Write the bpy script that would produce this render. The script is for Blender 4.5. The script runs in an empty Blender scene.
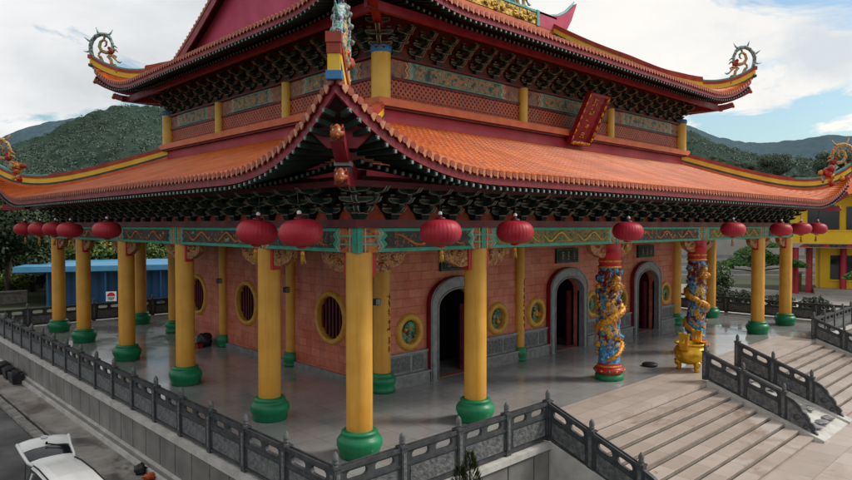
import bpy, math, random
from mathutils import Vector, Matrix, noise
from mathutils.geometry import tessellate_polygon
random.seed(7)
R = math.radians
scene = bpy.context.scene
COL = scene.collection

# ------------------------------------------------------------------ materials
def lin(h):
    h = h.lstrip('#')
    o = []
    for i in (0, 2, 4):
        c = int(h[i:i+2], 16) / 255
        o.append(c / 12.92 if c <= .04045 else ((c + .055) / 1.055) ** 2.4)
    return (*o, 1)

class NT:
    def __init__(s, name):
        s.m = bpy.data.materials.new(name); s.m.use_nodes = True
        s.t = s.m.node_tree; s.b = s.t.nodes['Principled BSDF']
        s.co = s.t.nodes.new('ShaderNodeTexCoord').outputs['Object']
    def n(s, kind, **kw):
        x = s.t.nodes.new('ShaderNode' + kind)
        for k, v in kw.items():
            if k in x.inputs: x.inputs[k].default_value = v
            else: setattr(x, k, v)
        return x
    def l(s, a, b): s.t.links.new(a, b)
    def noise(s, scale, detail=4, rough=.55, vec=None, dist=0.0):
        x = s.n('TexNoise'); x.inputs['Scale'].default_value = scale
        x.inputs['Detail'].default_value = detail; x.inputs['Roughness'].default_value = rough
        x.inputs['Distortion'].default_value = dist
        s.l(vec or s.co, x.inputs['Vector']); return x.outputs['Fac']
    def mapped(s, scale=(1, 1, 1), rot=(0, 0, 0)):
        x = s.n('Mapping'); x.inputs['Scale'].default_value = scale; x.inputs['Rotation'].default_value = rot
        s.l(s.co, x.inputs['Vector']); return x.outputs['Vector']
    def ramp(s, fac, stops, interp='LINEAR'):
        x = s.n('ValToRGB'); x.color_ramp.interpolation = interp
        e = x.color_ramp.elements
        while len(e) < len(stops): e.new(.5)
        for i, (p, c) in enumerate(stops):
            e[i].position = p; e[i].color = lin(c) if isinstance(c, str) else (c, c, c, 1)
        s.l(fac, x.inputs['Fac']); return x.outputs['Color']
    def mix(s, fac, a, b, blend='MIX'):
        x = s.n('Mix', data_type='RGBA', blend_type=blend)
        for v, i in ((fac, 0), (a, 6), (b, 7)):
            if isinstance(v, (int, float)): x.inputs[i].default_value = v
            elif isinstance(v, str): x.inputs[i].default_value = lin(v)
            else: s.l(v, x.inputs[i])
        return x.outputs[2]
    def math(s, op, a, b=0.0, c=0.0):
        x = s.n('Math', operation=op)
        for v, i in ((a, 0), (b, 1), (c, 2)):
            if isinstance(v, (int, float)): x.inputs[i].default_value = v
            else: s.l(v, x.inputs[i])
        return x.outputs[0]
    def xyz(s, vec=None):
        x = s.n('SeparateXYZ'); s.l(vec or s.co, x.inputs[0]); return x.outputs
    def comb(s, a, b, c):
        x = s.n('CombineXYZ')
        for v, i in ((a, 0), (b, 1), (c, 2)):
            if isinstance(v, (int, float)): x.inputs[i].default_value = v
            else: s.l(v, x.inputs[i])
        return x.outputs[0]
    def bump(s, h, strength=.3, dist=.05):
        x = s.n('Bump'); x.inputs['Strength'].default_value = strength; x.inputs['Distance'].default_value = dist
        s.l(h, x.inputs['Height']); s.l(x.outputs[0], s.b.inputs['Normal'])
    def out(s, col=None, rough=None, metal=None, spec=None, coat=None):
        for v, k in ((col, 'Base Color'), (rough, 'Roughness'), (metal, 'Metallic'), (spec, 'Specular IOR Level'), (coat, 'Coat Weight')):
            if v is None: continue
            if isinstance(v, str): s.b.inputs[k].default_value = lin(v)
            elif isinstance(v, (int, float)): s.b.inputs[k].default_value = v
            else: s.l(v, s.b.inputs[k])
        return s.m

def nm(name, c1, c2, scale=3, rough=.6, metal=0, bump=0, bscale=None, bdist=.02, detail=5, spec=.4, lo=.35, hi=.68):
    s = NT(name)
    col = s.ramp(s.noise(scale, detail), [(lo, c1), (hi, c2)])
    if bump: s.bump(s.noise(bscale or scale * 4, 5), bump, bdist)
    rg = s.ramp(s.noise(scale * .7, 3), [(.3, max(0, rough - .08)), (.7, min(1, rough + .08))])
    return s.out(col, rg, metal, spec)

M = {}
def mk_roof():
    s = NT('glazed_orange_tile')
    n1 = s.noise(.3, 5); n2 = s.noise(7, 2)
    col = s.ramp(n1, [(.3, '#a64203'), (.5, '#c25604'), (.72, '#cf6508')])
    col = s.mix(s.ramp(n2, [(.35, 0.0), (.7, .3)]), col, '#94400f')
    streak = s.noise(1.6, 5, vec=s.mapped((1.4, 1.4, .2)))
    col = s.mix(s.ramp(streak, [(.5, 0.0), (.74, .6)]), col, '#703414')
    g = s.n('NewGeometry')
    col = s.mix(s.ramp(g.outputs['Random Per Island'], [(.0, .5), (.25, 0.0), (.8, 0.0), (1, .35)]), col, '#8a3a0c')
    col = s.mix(s.ramp(s.noise(.5, 6, .7), [(.6, 0.0), (.7, .5)]), col, '#5e3218')
    col = s.mix(s.ramp(s.noise(.22, 4), [(.55, 0.0), (.75, .25)]), col, '#cc8448')
    return s.out(col, s.ramp(s.noise(.8, 4), [(.3, .32), (.7, .46)]), 0, .12)
M['roof'] = mk_roof()
M['tile_end'] = nm('salmon_tile_end', '#ad6648', '#c98a68', 6, .4)
M['rowdark'] = nm('tile_channel', '#8a3a06', '#a44a06', 2, .45, spec=.15)
M['mouth'] = nm('hollow_tile_mouth', '#84341f', '#a64c30', 8, .5)
M['drip'] = nm('orange_drip_tile', '#8a3a1c', '#a84c26', 6, .4)
M['fascia'] = nm('crimson_fascia', '#701021', '#8c1828', 2.5, .5)
M['darkred'] = nm('dark_red_paint', '#4a0d14', '#661520', 2.5, .55)
M['red'] = nm('red_paint', '#a5121c', '#bd1f26', 3, .45)
M['rafter'] = nm('dark_green_rafter', '#0e1c18', '#183028', 3, .6)
M['rtip'] = nm('pale_rafter_tip', '#66736d', '#8b968f', 6, .5)
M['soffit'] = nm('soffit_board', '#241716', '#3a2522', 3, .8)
def mk_col(name, a, b, grime, z1):
    s = NT(name); o = s.xyz()
    c = s.ramp(s.noise(1.2, 5), [(.3, a), (.7, b)])
    c = s.mix(s.ramp(s.noise(3.5, 5, .65, vec=s.mapped((2.2, 2.2, .16))), [(.5, 0.0), (.75, .32)]), c, grime)
    lowz = s.ramp(o[2], [(0.0, 1.0), (z1, 0.0)])
    c = s.mix(s.math('MULTIPLY', lowz, s.ramp(s.noise(9, 4), [(.3, .2), (.65, .9)])), c, grime)
    s.bump(s.noise(30, 3), .05, .005)
    return s.out(c, s.ramp(s.noise(2.5, 4), [(.3, .32), (.7, .55)]), 0, .45)
M['yellow'] = mk_col('yellow_column_paint', '#cd9030', '#dca440', '#8e602a', 1.0)
M['yellow_up'] = nm('upper_column_paint', '#c99f34', '#d8b146', 1.5, .45)
M['greenbase'] = mk_col('green_enamel', '#04693f', '#0a8454', '#1c3c2c', .16)
M['teal'] = nm('teal_trim', '#1b8a72', '#309e86', 4, .5)
M['mutedteal'] = nm('faded_teal_trim', '#4a7a6e', '#6a968a', 4, .6)
M['cream'] = nm('cream_line', '#a99b84', '#c9b89b', 8, .6)
M['gold'] = nm('gilded_carving', '#a8641a', '#e0a13a', 9, .38, .25, .6, 14, .06)
M['beam'] = nm('painted_beam_wood', '#5a2418', '#7a3522', 9, .6)
M['orange_red'] = nm('orange_red_board', '#94301c', '#b54626', 5, .6)
M['sill'] = nm('orange_sill', '#b9532a', '#cd6a38', 2, .55)
M['magenta'] = nm('magenta_plaster', '#ae3a58', '#c04c6a', .8, .7)
M['redband'] = nm('crimson_plaster_band', '#8e1f2d', '#a63442', .8, .6)
M['outline'] = nm('pale_bracket_outline', '#6f5f54', '#b09c88', 3, .6)
M['brk'] = nm('dark_green_bracket', '#1a3029', '#305046', 5, .55)
M['ridge_yellow'] = nm('ridge_yellow', '#d9a928', '#e6bd3a', 2, .5)
M['ridge_red'] = nm('ridge_red', '#8a2a1e', '#a8402c', 2, .5)
M['ridge_green'] = nm('ridge_dark_green', '#1c3a34', '#2f564c', 2, .5)
M['turq'] = nm('turquoise_cap', '#3f8d86', '#63aaa0', 3, .5)
M['blue'] = nm('ridge_blue', '#2a6aa0', '#3a7cb2', 3, .5)
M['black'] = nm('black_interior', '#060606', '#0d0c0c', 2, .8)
M['granite_dark'] = nm('dark_granite', '#303134', '#47484a', 5, .55, bump=.25, bscale=40, bdist=.01)
M['granite_mid'] = nm('carved_granite_panel', '#4c4d50', '#717170', 9, .6, bump=.9, bscale=11, bdist=.05)
M['granite_wall'] = nm('grey_granite_slab', '#6a6865', '#86837e', 1.1, .6, bump=.1, bscale=30)
M['coping'] = nm('pale_granite_coping', '#a8a49e', '#c6c2bb', 2.2, .5)
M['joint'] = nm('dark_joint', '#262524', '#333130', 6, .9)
M['dado'] = nm('grey_stone_dado', '#6c6a69', '#8a8785', 4, .6, bump=.15, bscale=30)
M['doorframe'] = nm('grey_door_surround', '#75777a', '#8e9091', 5, .6, bump=.2, bscale=30)
M['winring'] = nm('ochre_window_ring', '#b4822c', '#c9983c', 5, .45)
def mk_lantern():
    s = NT('red_lantern_silk'); oi = s.n('ObjectInfo')
    c = s.ramp(s.noise(3, 4), [(.3, '#960f22'), (.7, '#b01a34')])
    c = s.mix(s.math('MULTIPLY', oi.outputs['Random'], .25), c, '#c24a54')
    c = s.mix(s.ramp(s.noise(1.6, 4, vec=s.mapped((1, 1, 1), (0, 0, 1))), [(.5, 0.0), (.75, .45)]), c, '#7e1020')
    return s.out(c, .5, 0, .35)
M['lantern'] = mk_lantern()
M['tassel'] = nm('yellow_tassel', '#96702a', '#b8903c', 20, .7)
M['white'] = nm('white_plastic', '#c9c9c6', '#dedddb', 5, .5)
M['metal'] = nm('dark_fixture', '#222428', '#383a3e', 8, .5, .4)
M['bronze'] = nm('gold_censer', '#c08a1c', '#e2ad34', 3, .27, .55, .06, 6, .02)
M['ash'] = nm('censer_ash', '#4a4744', '#6c6660', 20, .9)

def mk_tilewall():
    s = NT('pink_red_wall_tile'); o = s.xyz()
    v = s.comb(s.math('ADD', o[0], o[1]), o[2], 0.0)
    b = s.n('TexBrick', offset=.5); s.l(v, b.inputs['Vector'])
    b.inputs['Scale'].default_value = 1.0; b.inputs['Brick Width'].default_value = .62; b.inputs['Row Height'].default_value = .31
    b.inputs['Mortar Size'].default_value = .012; b.inputs['Mortar Smooth'].default_value = .1; b.inputs['Bias'].default_value = -.1
    b.inputs['Color1'].default_value = lin('#b8543c'); b.inputs['Color2'].default_value = lin('#ca7254'); b.inputs['Mortar'].default_value = lin('#8c4838')
    c = s.mix(s.ramp(s.noise(1.1, 4), [(.35, 0.0), (.68, .6)]), b.outputs['Color'], '#d08a70')
    c = s.mix(s.ramp(s.noise(5, 4), [(.45, 0.0), (.8, .35)]), c, '#86402f')
    c = s.mix(s.ramp(s.noise(1.3, 5, .6, vec=s.mapped((1.6, 1.6, .22))), [(.52, 0.0), (.75, .55)]), c, '#6e382c')
    c = s.mix(s.ramp(o[2], [(.0, .5), (.25, 0.0)]), c, '#5a3a30')
    s.bump(s.math('SUBTRACT', 1.0, b.outputs['Fac']), .7, .02)
    return s.out(c, s.ramp(s.noise(2, 2), [(.3, .35), (.7, .6)]), 0, .4)
M['tilewall'] = mk_tilewall()

def mk_floor():
    s = NT('polished_grey_granite_floor'); o = s.xyz()
    b = s.n('TexBrick', offset=0.0); s.l(s.co, b.inputs['Vector'])
    b.inputs['Scale'].default_value = 1.0; b.inputs['Brick Width'].default_value = .9; b.inputs['Row Height'].default_value = .9
    b.inputs['Mortar Size'].default_value = .011; b.inputs['Bias'].default_value = 0
    b.inputs['Color1'].default_value = lin('#8a8988'); b.inputs['Color2'].default_value = lin('#949392'); b.inputs['Mortar'].default_value = lin('#6a6968')
    n = s.noise(.35, 6, .6, dist=.6)
    c = s.mix(s.ramp(n, [(.38, 0.0), (.7, .6)]), b.outputs['Color'], '#a8a7a5')
    c = s.mix(s.ramp(s.noise(.8, 6, .6), [(.56, 0.0), (.75, .4)]), c, '#676564')
    pd = s.ramp(s.noise(.45, 6, .6, dist=.5), [(.42, 0.0), (.62, 1.0)])
    c = s.mix(s.math('MULTIPLY', pd, .25), c, '#5a5857')
    rg = s.math('SUBTRACT', .19, s.math('MULTIPLY', pd, .15))
    s.bump(s.noise(2.5, 3), .02, .02)
    return s.out(c, rg, 0, .6)
M['floor'] = mk_floor()

def mk_beige(name, w, h, stain=.5, base=('#a89a8f', '#bbada3')):
    s = NT(name)
    b = s.n('TexBrick', offset=.5); s.l(s.co, b.inputs['Vector'])
    b.inputs['Scale'].default_value = 1.0; b.inputs['Brick Width'].default_value = w; b.inputs['Row Height'].default_value = h
    b.inputs['Mortar Size'].default_value = .009
    b.inputs['Color1'].default_value = lin(base[0]); b.inputs['Color2'].default_value = lin(base[1]); b.inputs['Mortar'].default_value = lin('#85776d')
    c = s.mix(s.ramp(s.noise(.5, 6, .62, dist=.4), [(.52, 0.0), (.7, stain)]), b.outputs['Color'], '#867567')
    c = s.mix(s.ramp(s.noise(.38, 5, .6), [(.6, 0.0), (.68, stain * .8)]), c, '#c6bdb6')
    c = s.mix(s.ramp(s.noise(.8, 6, .65, vec=s.mapped((.6, 1.6, 1))), [(.6, 0.0), (.7, stain * .75)]), c, '#6e4e3c')
    c = s.mix(s.ramp(s.noise(45, 2), [(.35, 0.0), (.8, .35)]), c, '#8f7c70')
    c = s.mix(s.ramp(s.noise(.9, 6, .7), [(.66, 0.0), (.74, stain)]), c, '#4a382d')
    return s.out(c, s.ramp(s.noise(.5, 4), [(.35, .3), (.6, .6)]), 0, .4)
M['beige'] = mk_beige('beige_granite_landing', 1.2, .6, .35)
M['tread'] = mk_beige('beige_granite_tread', 1.2, 50, .75)
M['court'] = mk_beige('beige_courtyard_paving', 1.2, 1.2, .5)
M['riser'] = nm('step_riser', '#80746b', '#998c82', 2, .6)

def mk_pavement():
    s = NT('wet_concrete')
    c = s.ramp(s.noise(1.2, 6, .6), [(.3, '#75706a'), (.7, '#a39c94')])
    st = s.ramp(s.noise(.55, 6, .65, vec=s.mapped((1.3, .8, 1)), dist=.5), [(.48, 0.0), (.58, .8)])
    c = s.mix(st, c, '#3c3834')
    c = s.mix(s.ramp(s.noise(.25, 3), [(.5, 0.0), (.7, .5)]), c, '#655046')
    rg = s.math('SUBTRACT', .75, s.math('MULTIPLY', st, .5))
    s.bump(s.noise(20, 4), .2, .01)
    return s.out(c, rg, 0, .4)
M['pavement'] = mk_pavement()
def mk_asphalt():
    s = NT('damp_asphalt')
    c = s.ramp(s.noise(.5, 6, .65), [(.35, '#2b2b2b'), (.6, '#3b3a39'), (.75, '#4c4a48')])
    s.bump(s.noise(60, 3), .4, .01)
    return s.out(c, s.ramp(s.noise(.4, 4), [(.35, .35), (.65, .8)]), 0, .4)
M['asphalt'] = mk_asphalt()
M['kerb'] = nm('weathered_kerb', '#6b6762', '#97928b', 3, .8, bump=.3, bscale=20)
def mk_ground():
    s = NT('open_ground')
    c = s.ramp(s.noise(.05, 6, .6), [(.4, '#5d5b57'), (.5, '#46503a'), (.6, '#39452c')])
    c = s.mix(s.ramp(s.noise(1.3, 5), [(.3, 0.0), (.8, .5)]), c, '#4e4d42')
    return s.out(c, .85, 0, .3)
M['ground'] = mk_ground()

def mk_painting(name, cols, scale):
    s = NT(name)
    v = s.n('TexVoronoi', feature='F1'); v.inputs['Scale'].default_value = scale
    d = s.n('TexNoise'); d.inputs['Scale'].default_value = scale * .6; s.l(s.co, d.inputs['Vector'])
    mx = s.n('Mix', data_type='VECTOR'); mx.inputs[0].default_value = .22; s.l(s.co, mx.inputs[4]); s.l(d.outputs['Color'], mx.inputs[5])
    s.l(mx.outputs[1], v.inputs['Vector'])
    n = s.noise(scale * 1.0, 3, .6, vec=mx.outputs[1])
    c = s.ramp(n, [(.3 + .4 * i / (len(cols) - 1), k) for i, k in enumerate(cols)], 'CONSTANT')
    c = s.mix(s.ramp(v.outputs['Distance'], [(.05, .8), (.3, 0.0)]), c, cols[-1])
    s.bump(n, .3, .02)
    return s.out(c, .55, 0, .4)
M['panel'] = mk_painting('painted_dragon_panel', ['#15181a', '#1c2626', '#222c2a', '#1a2022', '#7a3f1a', '#1c2a28', '#8a7a5a'], 7.5)
M['panel_green'] = mk_painting('painted_green_gold_panel', ['#3a3418', '#6e5622', '#846a2a', '#3a4a2c', '#74602a', '#2f4a3a'], 6)
M['scrollorange'] = nm('orange_scrollwork', '#a8501c', '#c87430', 9, .5)
M['scrollgold'] = nm('gold_scrollwork', '#a8822c', '#c8a448', 9, .5)
M['scrollgreen'] = nm('green_scrollwork', '#2a6a4c', '#4a8a6a', 9, .5)
M['collar'] = mk_painting('painted_collar', ['#6a3420', '#a8581f', '#b56a2a', '#4a5a50', '#a88a6a'], 5)
M['panel_up'] = mk_painting('painted_upper_frieze', ['#2a4440', '#486258', '#a8743a', '#58726a', '#b8924e', '#37505a'], 5)
M['frieze_up'] = mk_painting('painted_frieze_wings', ['#4a3630', '#8a4a2c', '#6a6258', '#a8623a', '#54625c', '#a08a70'], 5)
M['brace'] = mk_painting('carved_gilt_brace', ['#4a1410', '#7a3a1a', '#a8722e', '#5a2016', '#b8863c', '#8a9098'], 11)
M['dragoncol'] = mk_painting('blue_cloud_relief', ['#6a1824', '#7a1c2a', '#1f6a9a', '#3a94c2', '#4aa6cc', '#1f3f5a', '#b98a2c'], 4.2)
def mk_dragoncol():
    s = NT('blue_cloud_relief')
    a = s.noise(2.4, 3, .55, dist=1.6); b = s.noise(3.4, 3, .55, vec=s.mapped((1, 1, .8), (0, 0, 2)), dist=1.2)
    blue = s.ramp(s.noise(9, 3), [(.35, '#1f5f90'), (.5, '#3a90bf'), (.7, '#79b9d2')])
    gold = s.ramp(s.noise(14, 3), [(.3, '#8a5a18'), (.65, '#d9a63e')])
    c = s.mix(s.ramp(b, [(.49, 0.0), (.51, 1.0)]), '#6a1420', blue)
    c = s.mix(s.ramp(a, [(.53, 0.0), (.56, 1.0)]), c, gold)
    o = s.xyz(); c = s.mix(s.ramp(s.math('ADD', o[2], s.math('MULTIPLY', b, .6)), [(.2, .92), (1.0, .9), (1.001, 0.0)], 'LINEAR') if False else s.ramp(s.math('MULTIPLY', s.math('ADD', o[2], b), .25), [(.4, .9), (.46, 0.0)]), c, blue)
    c = s.mix(s.ramp(s.noise(20, 2), [(.3, .6), (.45, 0.0)]), c, '#1c1418')
    s.bump(s.math('ADD', a, s.noise(16, 3)), .8, .06)
    return s.out(c, .45, 0, .4)
M['dragoncol'] = mk_dragoncol()
M['mosaic'] = mk_painting('porcelain_mosaic', ['#2c5f58', '#4f8f86', '#a9b8ac', '#31497a', '#7a4a3a', '#c3c8b8'], 9)
M['mosaic_warm'] = mk_painting('warm_porcelain_mosaic', ['#8a3a2c', '#b56a3a', '#c9a04a', '#4f8f86', '#9c3c34', '#d0b890'], 8)
M['winrelief'] = mk_painting('painted_window_relief', ['#20283a', '#2a4a3c', '#3a7a58', '#8a7a62', '#3a3450', '#b8a070'], 7)
def mk_goldridge():
    s = NT('gilded_ridge_openwork'); n = s.noise(3.2, 4, .6, dist=1.2)
    c = s.ramp(n, [(.38, '#3a3a18'), (.46, '#a87f1c'), (.6, '#dcb03a')])
    s.bump(n, 1.0, .15); return s.out(c, .45, .2)
M['goldridge'] = mk_goldridge()
def mk_lattice():
    s = NT('red_brown_fretwork'); o = s.xyz()
    h = s.math('ADD', o[0], o[1])
    def band(v, f): return s.math('GREATER_THAN', s.math('ABSOLUTE', s.math('SUBTRACT', s.math('FRACT', s.math('MULTIPLY', v, f)), .5)), .3)
    a = band(s.math('ADD', h, o[2]), 4.6); b = band(s.math('SUBTRACT', h, o[2]), 4.6)
    m = s.math('MAXIMUM', a, b)
    c = s.mix(m, '#3c1610', s.ramp(s.noise(3), [(.3, '#a24428'), (.7, '#c45c38')]))
    s.bump(m, .8, .03); return s.out(c, .6)
M['lattice'] = mk_lattice()
def mk_hill(name, a, b, c):
    s = NT(name)
    v = s.n('TexVoronoi'); v.inputs['Scale'].default_value = .17; s.l(s.co, v.inputs['Vector'])
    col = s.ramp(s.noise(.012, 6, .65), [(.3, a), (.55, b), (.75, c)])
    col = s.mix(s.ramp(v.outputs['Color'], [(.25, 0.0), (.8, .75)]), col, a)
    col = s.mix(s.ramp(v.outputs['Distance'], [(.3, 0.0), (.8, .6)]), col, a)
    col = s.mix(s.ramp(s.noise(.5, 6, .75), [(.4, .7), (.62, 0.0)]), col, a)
    s.bump(s.noise(.4, 6, .7), .9, 3.0)
    return s.out(col, .95, 0, .05)
M['hill_near'] = mk_hill('haze_tinted_slope', '#3a4b42', '#4a5c50', '#5c6d5a')  # forest greens with aerial haze mixed into the base colour
M['hill_far'] = mk_hill('hazy_forest_ridge', '#4a5f6a', '#5a6f76', '#687d7c')  # stronger blue tint paints the distance haze on the far ridge
def leafmat(name, a, b, c):
    s = NT(name)
    g = s.n('NewGeometry')
    col = s.ramp(g.outputs['Random Per Island'], [(0, a), (.5, b), (1, c)])
    col = s.mix(s.ramp(s.noise(.9, 3), [(.35, .6), (.6, 0.0)]), col, a)
    m = s.out(col, .6, 0, .3); s.b.inputs['Subsurface Weight'].default_value = 0
    return m
M['leaf_dark'] = leafmat('dark_leaves', '#16210f', '#283818', '#3c4c22')
M['leaf_mid'] = leafmat('mid_leaves', '#1f2d16', '#384a22', '#586a34')
M['leaf_lite'] = leafmat('bright_leaves', '#2e3e18', '#506428', '#76883a')
M['leaf_pine'] = leafmat('bonsai_needles', '#24401c', '#44702c', '#6a983c')
M['leaf_haze'] = leafmat('hazy_leaves', '#37473a', '#50634c', '#6c7c60')  # pale bluish greens carry the distance haze in the leaf colour
M['canopy'] = leafmat('haze_tinted_canopy', '#405246', '#48594c', '#526450')  # canopy greens lightened towards blue to paint in haze
M['bark'] = nm('bark', '#3a3028', '#5a4a3c', 6, .9, bump=.5, bscale=20)
M['shedblue'] = None
def mk_corr(name, a, b, f):
    s = NT(name); o = s.xyz()
    w = s.math('SINE', s.math('MULTIPLY', s.math('ADD', o[0], o[1]), f))
    s.bump(w, .6, .05)
    return s.out(s.ramp(s.noise(.4, 4), [(.3, a), (.7, b)]), .55, 0, .4)
M['shedblue'] = mk_corr('blue_corrugated_sheet', '#0f3c60', '#174c74', 18)
M['shedroof'] = nm('light_blue_roof_sheet', '#3d7ea6', '#5594b8', .5, .5)
M['bldyellow'] = nm('yellow_render', '#dcb01c', '#e8bf28', .3, .7)
M['bldred'] = nm('red_pillar_paint', '#96182a', '#ad2436', 1, .5)
M['glass'] = nm('dark_glass', '#0c0f12', '#1a1f24', .5, .12, spec=.6)
M['bldgrey'] = nm('grey_render', '#9a9a99', '#adadab', .3, .8)
M['bldgrey2'] = nm('dark_grey_panel', '#7a7c7d', '#8c8e8f', .3, .7)
M['concrete'] = nm('pale_concrete', '#8a867f', '#a5a098', .6, .8)
M['carpaint'] = nm('white_car_paint', '#c9c8c5', '#d6d5d2', .6, .22, spec=.6)
M['rubber'] = nm('tyre_rubber', '#121212', '#1e1e1e', 8, .85)
M['chrome'] = nm('alloy', '#9a9c9e', '#b6b8ba', 8, .3, .8)
M['orange_cloth'] = nm('orange_plastic', '#a8431c', '#c75a2a', 12, .6)
M['beast'] = nm('orange_beast_head', '#8a3c14', '#a85c24', 9, .5, bump=.5, bscale=16)
M['textgold'] = nm('gold_lettering', '#a8752a', '#d0a048', 14, .4, .3)
M['textred'] = nm('brown_lettering', '#7a3a14', '#8f4a1c', 12, .6)
M['plaque'] = nm('crimson_lacquer', '#6a0f1c', '#8a1c2c', 4, .35)
M['ochre'] = nm('ochre_board', '#6b4f2c', '#80623a', 2, .8)

# ------------------------------------------------------------------ mesh builder
def wloc(o):
    v = Vector((0, 0, 0))
    while o is not None: v += o.location; o = o.parent
    return v

class MB:
    def __init__(s): s.v = []; s.f = []; s.m = []; s.s = []; s.mats = []
    def mi(s, k):
        if k not in s.mats: s.mats.append(k)
        return s.mats.index(k)
    def add(s, vs, fs, k, smooth=False):
        b = len(s.v); i = s.mi(k); s.v += [tuple(p) for p in vs]
        for f in fs: s.f.append(tuple(b + j for j in f)); s.m.append(i); s.s.append(smooth)
    def box(s, x0, x1, y0, y1, z0, z1, k):
        s.add([(x0,y0,z0),(x1,y0,z0),(x1,y1,z0),(x0,y1,z0),(x0,y0,z1),(x1,y0,z1),(x1,y1,z1),(x0,y1,z1)],
              [(0,3,2,1),(4,5,6,7),(0,1,5,4),(1,2,6,5),(2,3,7,6),(3,0,4,7)], k)
    def bar(s, p, q, w, h, k, up=(0,0,1)):      # box beam from p to q, w sideways, h along up
        p = Vector(p); q = Vector(q); d = (q - p).normalized(); u = Vector(up)
        sd = d.cross(u).normalized(); u = sd.cross(d)
        vs = []
        for c in (p, q):
            for a, b in ((-1,-1),(1,-1),(1,1),(-1,1)): vs.append(c + sd*a*w/2 + u*b*h/2)
        s.add(vs, [(3,2,1,0),(4,5,6,7),(0,1,5,4),(1,2,6,5),(2,3,7,6),(3,0,4,7)], k)
    def lathe(s, prof, k, c=(0,0,0), seg=24, smooth=True, ripple=0, nr=0, caps=True):
        vs = []; fs = []
        for r, z in prof:
            for i in range(seg):
                a = 2*math.pi*i/seg; rr = r*(1 + ripple*math.cos(nr*a)) if nr else r
                vs.append((c[0]+rr*math.cos(a), c[1]+rr*math.sin(a), c[2]+z))
        for j in range(len(prof)-1):
            for i in range(seg):
                i2 = (i+1) % seg; fs.append((j*seg+i, j*seg+i2, (j+1)*seg+i2, (j+1)*seg+i))
        s.add(vs, fs, k, smooth)
        if caps:
            n = len(prof)
            s.add(vs[:seg], [tuple(range(seg-1,-1,-1))], k); s.add(vs[(n-1)*seg:], [tuple(range(seg))], k)
    def tube(s, pts, rad, k, seg=7, smooth=True):
        pts = [Vector(p) for p in pts]; n = len(pts)
        if not hasattr(rad, '__len__'): rad = [rad]*n
        vs = []; fs = []; ref = None
        for i, p in enumerate(pts):
            d = (pts[min(n-1,i+1)] - pts[max(0,i-1)]).normalized()
            if ref is None: ref = d.orthogonal().normalized()
            a = (ref - d*ref.dot(d)); a = a.normalized() if a.length > 1e-5 else d.orthogonal().normalized()
            ref = a; b = d.cross(a)
            for j in range(seg):
                t = 2*math.pi*j/seg; vs.append(p + (a*math.cos(t)+b*math.sin(t))*rad[i])
        for i in range(n-1):
            for j in range(seg):
                j2 = (j+1)%seg; fs.append((i*seg+j, i*seg+j2, (i+1)*seg+j2, (i+1)*seg+j))
        fs.append(tuple(range(seg-1,-1,-1))); fs.append(tuple((n-1)*seg+j for j in range(seg)))
        s.add(vs, fs, k, smooth)
    def poly(s, loops, fn, d0, d1, k, kside=None, back=True):   # polygon with holes, extruded between depths, fn(u,v,d)->xyz
        tri = tessellate_polygon([[Vector((u,v,0)) for u,v in L] for L in loops])
        flat = [p for L in loops for p in L]
        def area(t): (a,b),(c,d),(e,f) = [flat[i] for i in t]; return (c-a)*(f-b)-(e-a)*(d-b)
        tri = [t if area(t) > 0 else t[::-1] for t in tri]
        s.add([fn(u,v,d1) for u,v in flat], tri, k)
        if back: s.add([fn(u,v,d0) for u,v in flat], [t[::-1] for t in tri], kside or k)
        for L in loops:
            n = len(L)
            s.add([fn(u,v,d0) for u,v in L]+[fn(u,v,d1) for u,v in L], [(i,(i+1)%n,n+(i+1)%n,n+i) for i in range(n)], kside or k)
    def blob(s, c, r, k, seed=0, amp=.3, fq=2.0, sc=(1,1,1), nu=14, nv=9):
        vs = []; fs = []
        for j in range(nv+1):
            th = math.pi*j/nv
            for i in range(nu):
                ph = 2*math.pi*i/nu
                d = Vector((math.sin(th)*math.cos(ph), math.sin(th)*math.sin(ph), math.cos(th)))
                q = r*(1+amp*noise.noise(d*fq+Vector((seed*3.1,seed*1.7,seed))))
                vs.append((c[0]+d.x*q*sc[0], c[1]+d.y*q*sc[1], c[2]+d.z*q*sc[2]))
        for j in range(nv):
            for i in range(nu):
                i2=(i+1)%nu; fs.append((j*nu+i,(j+1)*nu+i,(j+1)*nu+i2,j*nu+i2))
        s.add(vs, fs, k, True)
    def build(s, name, parent=None, label=None, kind=None, local=False):
        me = bpy.data.meshes.new(name)
        off = Vector((0,0,0)) if (parent is None or local) else wloc(parent)
        me.from_pydata([(x-off.x, y-off.y, z-off.z) for x,y,z in s.v], [], s.f)
        for k in s.mats: me.materials.append(M[k])
        me.polygons.foreach_set('material_index', s.m); me.polygons.foreach_set('use_smooth', s.s)
        me.validate(); me.update()
        o = bpy.data.objects.new(name, me); COL.objects.link(o)
        if parent is not None: o.parent = parent
        if label: o['label'] = label
        if kind: o['kind'] = kind
        return o

def tag(o, label, cat, group=None):
    o['label'] = label; o['category'] = cat
    if group: o['group'] = group
    return o
def thing(name, label, cat, loc=(0,0,0), rz=0, group=None):
    o = bpy.data.objects.new(name, None); COL.objects.link(o); o.empty_display_size = .2
    o.location = loc; o.rotation_euler = (0,0,rz)
    return tag(o, label, cat, group)
def copy_tree(o, parent=None):
    c = o.copy(); COL.objects.link(c)
    if parent is not None: c.parent = parent
    for ch in list(o.children): copy_tree(ch, c)
    return c

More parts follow.
